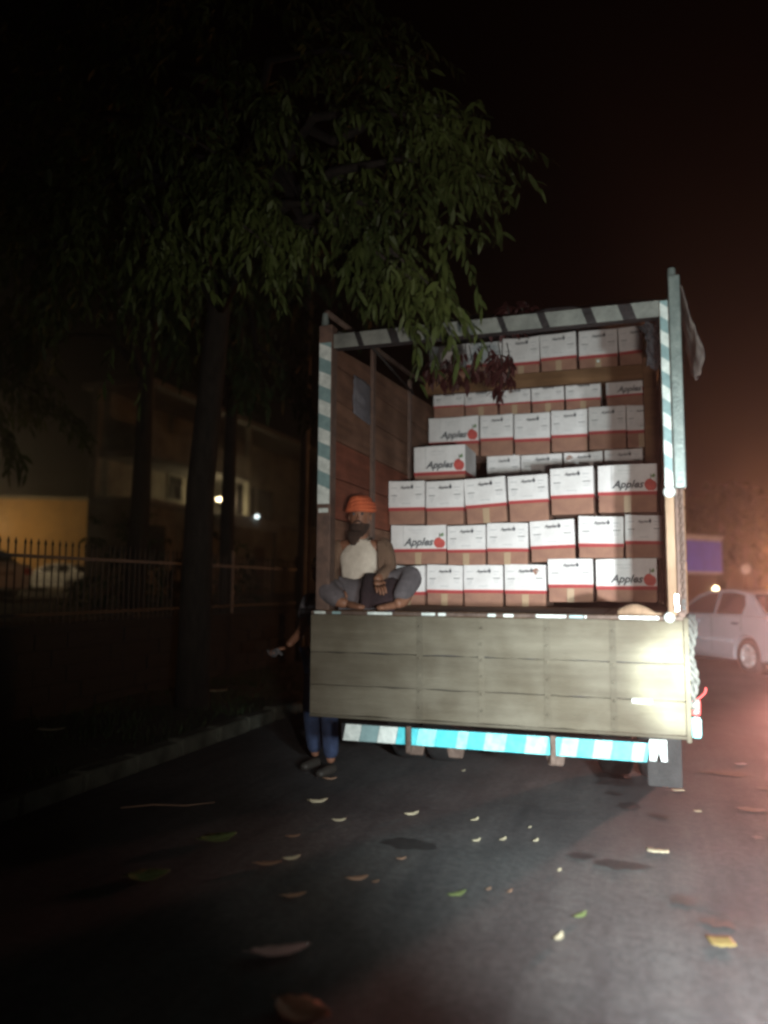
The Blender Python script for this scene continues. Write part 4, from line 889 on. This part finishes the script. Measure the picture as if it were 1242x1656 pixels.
def hand(e, wrist, dirv, palm_n, curl, m_=None, side=1):
    """palm and five tapering bent fingers"""
    d = Vector(dirv).normalized(); n = Vector(palm_n); n = (n - d * n.dot(d)).normalized(); x = d.cross(n) * side; w = Vector(wrist)
    V = [w, w + d * .04, w + d * .075]; E_ = [(0, 1), (1, 2)]; Rr = [(.026, .02), (.036, .017), (.036, .015)]
    me = [skin_mesh('palm', [tuple(v) for v in V], E_, Rr, M['skin'], 1)]
    mb = MB()
    for k, (off, ln) in enumerate(((-.030, .062), (-.010, .072), (.010, .068), (.029, .052))):
        p = w + d * .082 + x * off; pts = [p]; dd = d.copy()
        for j, f in enumerate((.45, .32, .25)):
            dd = (dd + n * curl * (.5 + .3 * j)).normalized(); p = p + dd * ln * f * 1.1; pts.append(p)
        mb.tube(pts, [.0095, .009, .008, .006], 7)
    p = w + d * .028 - x * .032; q = p + (d * .6 - x * .7 + n * .3).normalized() * .035; r_ = q + (d * .85 - x * .2 + n * .45).normalized() * .028
    mb.tube([p, q, r_], [.013, .011, .007], 7)
    o = mb.build('fingers', M['skin'], e, smooth=True); return link('palm', me[0], e)

# seated man in the left rear corner (road frame); faces the camera, half turned right
sm = empty('person', (0.20, .30, DZ), label='seated man in an orange turban and cream vest at the left tail corner', cat='person')
O = Vector((0.20, .30, DZ))
def L_(x, y, z): return (x, y, z)
# joints relative to seat: pelvis, spine, chest, neck; arms; legs
Vb = [(0, 0, .11), (.0, .01, .26), (.01, .0, .40), (.02, -.02, .50), (.02, -.03, .56),
      (-.155, -.0, .455), (-.20, -.06, .27), (-.10, -.22, .15),
      (.185, -.0, .46), (.235, -.04, .28), (.20, -.24, .20),
      (-.10, -.03, .09), (-.17, -.30, .13), (-.02, -.34, .05), (.05, -.35, .045),
      (.10, -.03, .09), (.45, -.12, .25), (.42, -.30, .06), (.38, -.37, .045)]
Eb = [(0, 1), (1, 2), (2, 3), (3, 4), (2, 5), (5, 6), (6, 7), (2, 8), (8, 9), (9, 10), (0, 11), (11, 12), (12, 13), (13, 14), (0, 15), (15, 16), (16, 17), (17, 18)]
Rb = [(.13, .11), (.12, .10), (.13, .10), (.055, .055), (.05, .05), .055, .042, .028, .055, .042, .028, .085, .06, .04, .035, .085, .06, .04, .035]
link('body', skin_mesh('body', Vb, Eb, Rb, M['skin']), sm)
hm = head_parts(sm, (.015, -.045, .655), R(8), True)
# turban: wound bands
tb = MB(); 
for j in range(7):
    z = .060 + j * .012; r0 = .098 - .0016 * j * j; pts = []
    for k in range(25):
        a = 2 * math.pi * k / 24; pts.append((r0 * math.cos(a), r0 * 1.12 * math.sin(a) + .012, z + .018 * math.sin(a + j * .9) - .008 * math.cos(2 * a)))
    tb.tube(pts, .018, 8, caps=False)
tb.lathe([(.09, .09), (.08, .135), (.05, .155), (.001, .162)], 20, c=(0, .012, 0))
o = tb.build('turban', M['turban'], sm, smooth=True); o.matrix_local = hm
# vest (cream), open jacket with sleeves, trousers, shawl end hanging on the right
Vv = [(0, 0, .12), (0, .0, .26), (.005, -.012, .40), (.012, -.012, .475), (-.125, .0, .450), (.150, .0, .455), (.016, -.02, .515)]
link('vest', skin_mesh('vest', Vv, [(0, 1), (1, 2), (2, 3), (2, 4), (2, 5), (3, 6)], [(.165, .135), (.155, .13), (.150, .125), (.085, .08), .062, .062, .062], M['vest']), sm)
sheet(lambda u, v: (-.195 + .065 * u - .015 * v, -.10 - .03 * u + .02 * v, .47 - .38 * v), 6, 10, 'jacket_front', M['jacket'], sm)
sheet(lambda u, v: (.165 + .05 * u + .02 * v, -.11 + .05 * u, .48 - .36 * v), 6, 10, 'jacket_front', M['jacket'], sm)
Vs = [(-.12, .0, .455), (-.165, -.005, .44), (-.205, -.06, .27), (-.125, -.19, .17)]
link('sleeve', skin_mesh('sleeve', Vs, [(0, 1), (1, 2), (2, 3)], [.07, .075, .06, .048], M['jacket']), sm)
Vs = [(.14, .0, .46), (.19, -.005, .45), (.24, -.045, .28), (.21, -.20, .215)]
link('sleeve', skin_mesh('sleeve', Vs, [(0, 1), (1, 2), (2, 3)], [.07, .072, .058, .045], M['jacket']), sm)
Vt = [(0, 0, .10), (-.10, -.03, .10), (-.165, -.295, .145), (.00, -.345, .055), (.10, -.03, .10), (.455, -.125, .255), (.390, -.345, .065)]
link('trousers', skin_mesh('trousers', Vt, [(0, 1), (1, 2), (2, 3), (0, 4), (4, 5), (5, 6)], [(.15, .13), (.115, .11), .09, .062, (.115, .11), .09, .062], M['trous']), sm)
sheet(lambda u, v: (.10 + .24 * u + .03 * v + .02 * nz(u * 4, v * 4, 5), -.10 - .24 * v ** .7 + .02 * nz(u * 5, v * 3, 8), .235 - .04 * u - .20 * v ** 2 + .015 * math.sin(u * 9 + v * 3)), 16, 16, 'shawl', M['dcloth'], sm, .012)
sheet(lambda u, v: ((u - .5) * (.085 * (1 - v * v) + .012) + .012, -.115 - .045 * math.sin(min(1, v + .25) * 1.6) - .012 * math.sin(u * 3.14) + .008 * nz(u * 5, v * 6, 1), .545 - .095 * v), 8, 8, 'long_beard', M['beard'], sm, .01)
hand(sm, (-.105, -.215, .155), (.6, -.5, -.35), (0, .2, -1), .5)
hand(sm, (.205, -.235, .20), (.5, -.7, -.4), (0, .2, -1), .5, side=-1)
for (c, rz_) in (((.07, -.36, .03), 1.0), ((.37, -.40, .03), -.5)):
    ft = skin_mesh('foot', [(0, .03, .01), (0, -.05, .0), (0, -.13, -.008)], [(0, 1), (1, 2)], [(.032, .03), (.04, .024), (.034, .016)], M['skin'], 2)
    o = link('foot', ft, sm, c, (0, 0, rz_))

# man standing by the left rear corner, half hidden by the tailgate
pm_ = empty('person', (-.36, 1.0, 0), rz=R(-20), label='standing man in blue jeans and grey shirt by the left rear corner', cat='person')
Vb = [(0, 0, .95), (0, 0, 1.12), (0, .0, 1.33), (0, -.01, 1.47), (0, -.015, 1.53),
      (-.18, 0, 1.40), (-.22, -.03, 1.13), (-.23, -.20, 1.00), (.18, 0, 1.40), (.23, .02, 1.12), (.23, -.03, .88),
      (-.09, 0, .92), (-.11, -.03, .50), (-.12, .04, .09), (.09, 0, .92), (.13, -.08, .50), (.14, -.06, .09)]
Eb = [(0, 1), (1, 2), (2, 3), (3, 4), (2, 5), (5, 6), (6, 7), (2, 8), (8, 9), (9, 10), (0, 11), (11, 12), (12, 13), (0, 14), (14, 15), (15, 16)]
Rb = [(.13, .10), (.12, .09), (.14, .10), (.055, .055), .05, .055, .042, .03, .055, .042, .03, .08, .055, .038, .08, .055, .038]
link('body', skin_mesh('body', Vb, Eb, Rb, M['skin']), pm_)
hm2 = head_parts(pm_, (0, -.03, 1.625), R(-10))
hb = MB().lathe([(.088, .03), (.092, .06), (.088, .10), (.06, .13), (.001, .142)], 20, c=(0, .012, 0)); o = hb.build('hair', M['hair'], pm_, smooth=True); o.matrix_local = hm2
link('shirt', skin_mesh('shirt', [(0, 0, .93), (0, 0, 1.12), (0, 0, 1.33), (0, -.005, 1.42), (-.185, 0, 1.39), (-.23, -.02, 1.2), (.185, 0, 1.39), (.23, .01, 1.2)], [(0, 1), (1, 2), (2, 3), (2, 4), (4, 5), (2, 6), (6, 7)],
     [(.15, .12), (.145, .115), (.16, .12), (.08, .08), .075, .06, .075, .06], M['shirt']), pm_)
link('jeans', skin_mesh('jeans', [(0, 0, .93), (-.09, 0, .90), (-.112, -.03, .50), (-.12, .035, .12), (.09, 0, .90), (.132, -.08, .50), (.14, -.058, .12)], [(0, 1), (1, 2), (2, 3), (0, 4), (4, 5), (5, 6)],
     [(.14, .11), (.10, .10), .078, .065, (.10, .10), .078, .065], M['jeans']), pm_)
hand(pm_, (-.232, -.215, .99), (-.3, -1, -.1), (0, 0, -1), .5)
hand(pm_, (.23, -.035, .86), (0, -.2, -1), (-1, 0, 0), .4)
for x, y in ((-.12, .035), (.14, -.06)):
    link('shoe', skin_mesh('shoe', [(0, .05, .05), (0, -.05, .045), (0, -.16, .035)], [(0, 1), (1, 2)], [(.045, .045), (.05, .042), (.042, .03)], M['shoe'], 2), pm_, (x, y, 0))
sh = sheet(lambda u, v: (-.32 + .13 * u, -.33 + .05 * v + .02 * nz(u * 5, v * 5, 1), .985 - .045 * v - .015 * math.sin(u * 6)), 8, 6, 'cloth_rag', M['shirt2'], None, .02)
sh.matrix_world = pm_.matrix_world.copy(); tag(sh, 'dull pale cloth rag in the hand of the standing man', 'cloth')

# ================================================================== fallen leaves and scraps on the road
def leaf_obj(x, y, size, m_, rz, label, curl=.25, shape='leaf', z=.006, cat='leaf', name='fallen_leaf', asp=.42, group='leaves fallen on the road'):
    n = 10; V = []; F = []; rg2 = random.Random(int(x * 1000) + int(y * 77)); cv = curl * rg2.uniform(.6, 1.4)
    for k in range(n + 1):
        t = k / n; wdt = (math.sin(math.pi * t ** .85) ** .8 if 0 < t < 1 else 0.02) * size * asp * .5
        if shape == 'scrap': wdt = size * asp * .5 * (1 + .06 * nz(k, 1, 1))
        if shape == 'leaf': wdt *= 1 + .10 * math.sin(k * 2.3)
        bend = .25 * size * (t - .5) ** 2
        for j, q in enumerate((-1, -.5, 0, .5, 1)):
            zz = z + size * cv * ((t - .5) ** 2 * 1.6 + .35 * q * q * (0.5 + .5 * math.sin(t * 3.1))) + .004 * nz(k * .7, j, x)
            V.append((size * (t - .5), q * wdt + bend, max(zz, .0055)))
    for k in range(n):
        for j in range(4): F.append((k * 5 + j, (k + 1) * 5 + j, (k + 1) * 5 + j + 1, k * 5 + j + 1))
    b = MB().add(V, F)
    me = b.mesh(name, m_, smooth=True); bm = bmesh.new(); bm.from_mesh(me); bmesh.ops.solidify(bm, geom=list(bm.faces), thickness=.0015); bm.to_mesh(me); bm.free()
    o = link(name, me, None, (x, y, 0), (0, 0, rz), False)
    if shape == 'leaf' and size > .05:
        MB().tube([(-size * .62, .07 * size, z + size * cv * .5 + .002), (-size * .3, .02 * size, z + .004), (size * .4, .02 * size, z + size * cv * .3)], .0016, 5).build('vein', m_, o)
    tag(o, label, cat, group)
LV = [
 (-.44, 5.46, .13, 'pale', .25, 'pale slim leaf on the road nearest the left corner of the tailgate'),
 (-.27, 5.05, .085, 'pale', .3, 'small dull leaf just below the slim pale leaf near the tailgate'),
 (.20, 5.19, .10, 'pale', .5, 'pale oval leaf on the road above the dark stain'),
 (.60, 5.09, .085, 'pale', .9, 'brightest whitish leaf under the middle of the bumper'),
 (.56, 4.68, .065, 'pale', .7, 'small whitish leaf directly below the brightest one'),
 (.72, 4.71, .07, 'pale', .9, 'curled small leaf right of the two whitish leaves'),
 (.92, 4.94, .04, 'pale', .9, 'tiny curled leaf fragment right of the whitish leaves'),
 (.91, 4.69, .06, 'pale', .9, 'thin curled leaf below the tiny fragment'),
 (-.53, 4.74, .085, 'brown', .3, 'dull brown leaf left of the dark road stain'),
 (-.61, 4.28, .14, 'brown', .2, 'long brown leaf touching a paler leaf on the left'),
 (-.49, 4.36, .10, 'pale', .5, 'paler leaf overlapping the long brown leaf'),
 (-.42, 3.86, .12, 'brown', .35, 'brown leaf above the big pinkish leaf'),
 (-.12, 4.07, .11, 'brown', .3, 'dim brown leaf in the middle of the left half of the road'),
 (-.03, 4.05, .05, 'brown', .6, 'small scrap of leaf right beside the dim brown leaf'),
 (.11, 4.37, .055, 'brown', .4, 'tiny brown leaf below the dark stain'),
 (.37, 3.88, .10, 'green', .5, 'dull olive leaf at the centre of the road foreground'),
 (.94, 4.22, .05, 'pale', 1.1, 'thin upright pale sliver right of the olive leaf'),
 (.53, 3.96, .045, 'brown', .9, 'small curled leaf just right of the olive leaf'),
 (.63, 3.93, .045, 'brown', .9, 'second small curled leaf right of the olive leaf'),
 (.76, 3.43, .075, 'pale', .95, 'pale leaf standing on edge beside the olive patch in front'),
 (.91, 3.65, .085, 'green', .7, 'olive leaf just behind the pale standing leaf'),
 (-.41, 3.28, .25, 'pink', .27, 'large pinkish dry leaf in the left foreground'),
 (-.28, 2.84, .22, 'orange', -.5, 'orange brown dry leaf cut by the bottom edge'),
 (-.96, 4.68, .22, 'green', .5, 'broad green leaf on the dark left side of the road'),
 (-1.2, 4.1, .22, 'green', .4, 'dim green leaf nearer than the broad green one'),
 (.66, 6.41, .05, 'pale', .8, 'tiny leaf under the bumper behind the bright one'),
 (-.40, 6.1, .10, 'brown', .2, 'brown leaf below the standing man'),
]
for (x, y, s_, c_, rz_, lb) in LV:
    leaf_obj(x, y, s_, M['lf_' + c_], rz_, lb, .3 if s_ < .2 else .15, asp=.75 if (c_ == 'green' and s_ > .2) or (c_ == 'orange') else .38)
leaf_obj(1.44, 3.41, .10, M['lf_yellow'], -.1, 'square yellowish packet lying on the right foreground road', .05, 'scrap', cat='litter', name='packet', asp=.95, group=None)
leaf_obj(1.57, 4.53, .12, M['lf_pale'], -.25, 'pale rectangular paper scrap on the road below the right wheel', .03, 'scrap', cat='litter', name='paper_scrap', asp=.5, group=None)
leaf_obj(2.19, 5.85, .085, M['lf_pale'], 0, 'pale flat paper scrap beside the right rear wheel', .03, 'scrap', cat='litter', name='paper_scrap', asp=.6, group=None)
leaf_obj(2.12, 5.32, .045, M['lf_pale'], 0, 'tiny pale paper scrap right of the wheel', .03, 'scrap', cat='litter', name='paper_scrap', asp=.8, group=None)
leaf_obj(3.05, 6.70, .09, M['lf_pink'], .2, 'small pale scrap on the reddish road at the right', .1, 'scrap', cat='litter', name='paper_scrap', asp=.6, group=None)
leaf_obj(-3.04, 7.17, .24, M['lf_pale'], .1, 'pale litter on the dark verge at the far left', .1, 'scrap', z=.17, cat='litter', name='paper_scrap', asp=.4, group=None)
leaf_obj(-1.75 - .3, 9.6, .26, M['lf_pale'], .2, 'pale litter on the kerb near the standing man', .15, 'scrap', z=.2, cat='litter', name='paper_scrap', asp=.5, group=None)
MB().tube([(0, 0, .012), (.2, .05, .02), (.42, .06, .012), (.6, .12, .018)], [.004, .005, .004, .002], 6).build('twig', M['lf_brown'], None, loc=(-1.75, 5.3, 0), road=False)
tag(C.objects[-1], 'thin dry twig on the dark left side of the road', 'twig')

# ================================================================== haze
hz = MB().box(-70, 80, -12, 110, -1.4, 16).build('glare_haze', None if False else M['void'], None, road=False)  # volume added to imitate lens glare around the lamps at the right
hm_ = bpy.data.materials.new('glare_volume'); hm_.use_nodes = True; t = hm_.node_tree
for n in list(t.nodes):
    if n.type != 'OUTPUT_MATERIAL': t.nodes.remove(n)
pv = t.nodes.new('ShaderNodeVolumePrincipled'); pv.inputs['Color'].default_value = (.9, .9, .9, 1); pv.inputs['Density'].default_value = 0.0042; pv.inputs['Anisotropy'].default_value = 0.8
t.links.new(pv.outputs[0], [n for n in t.nodes if n.type == 'OUTPUT_MATERIAL'][0].inputs['Volume'])
hz.data.materials.clear(); hz.data.materials.append(hm_); tag(hz, kind='stuff')
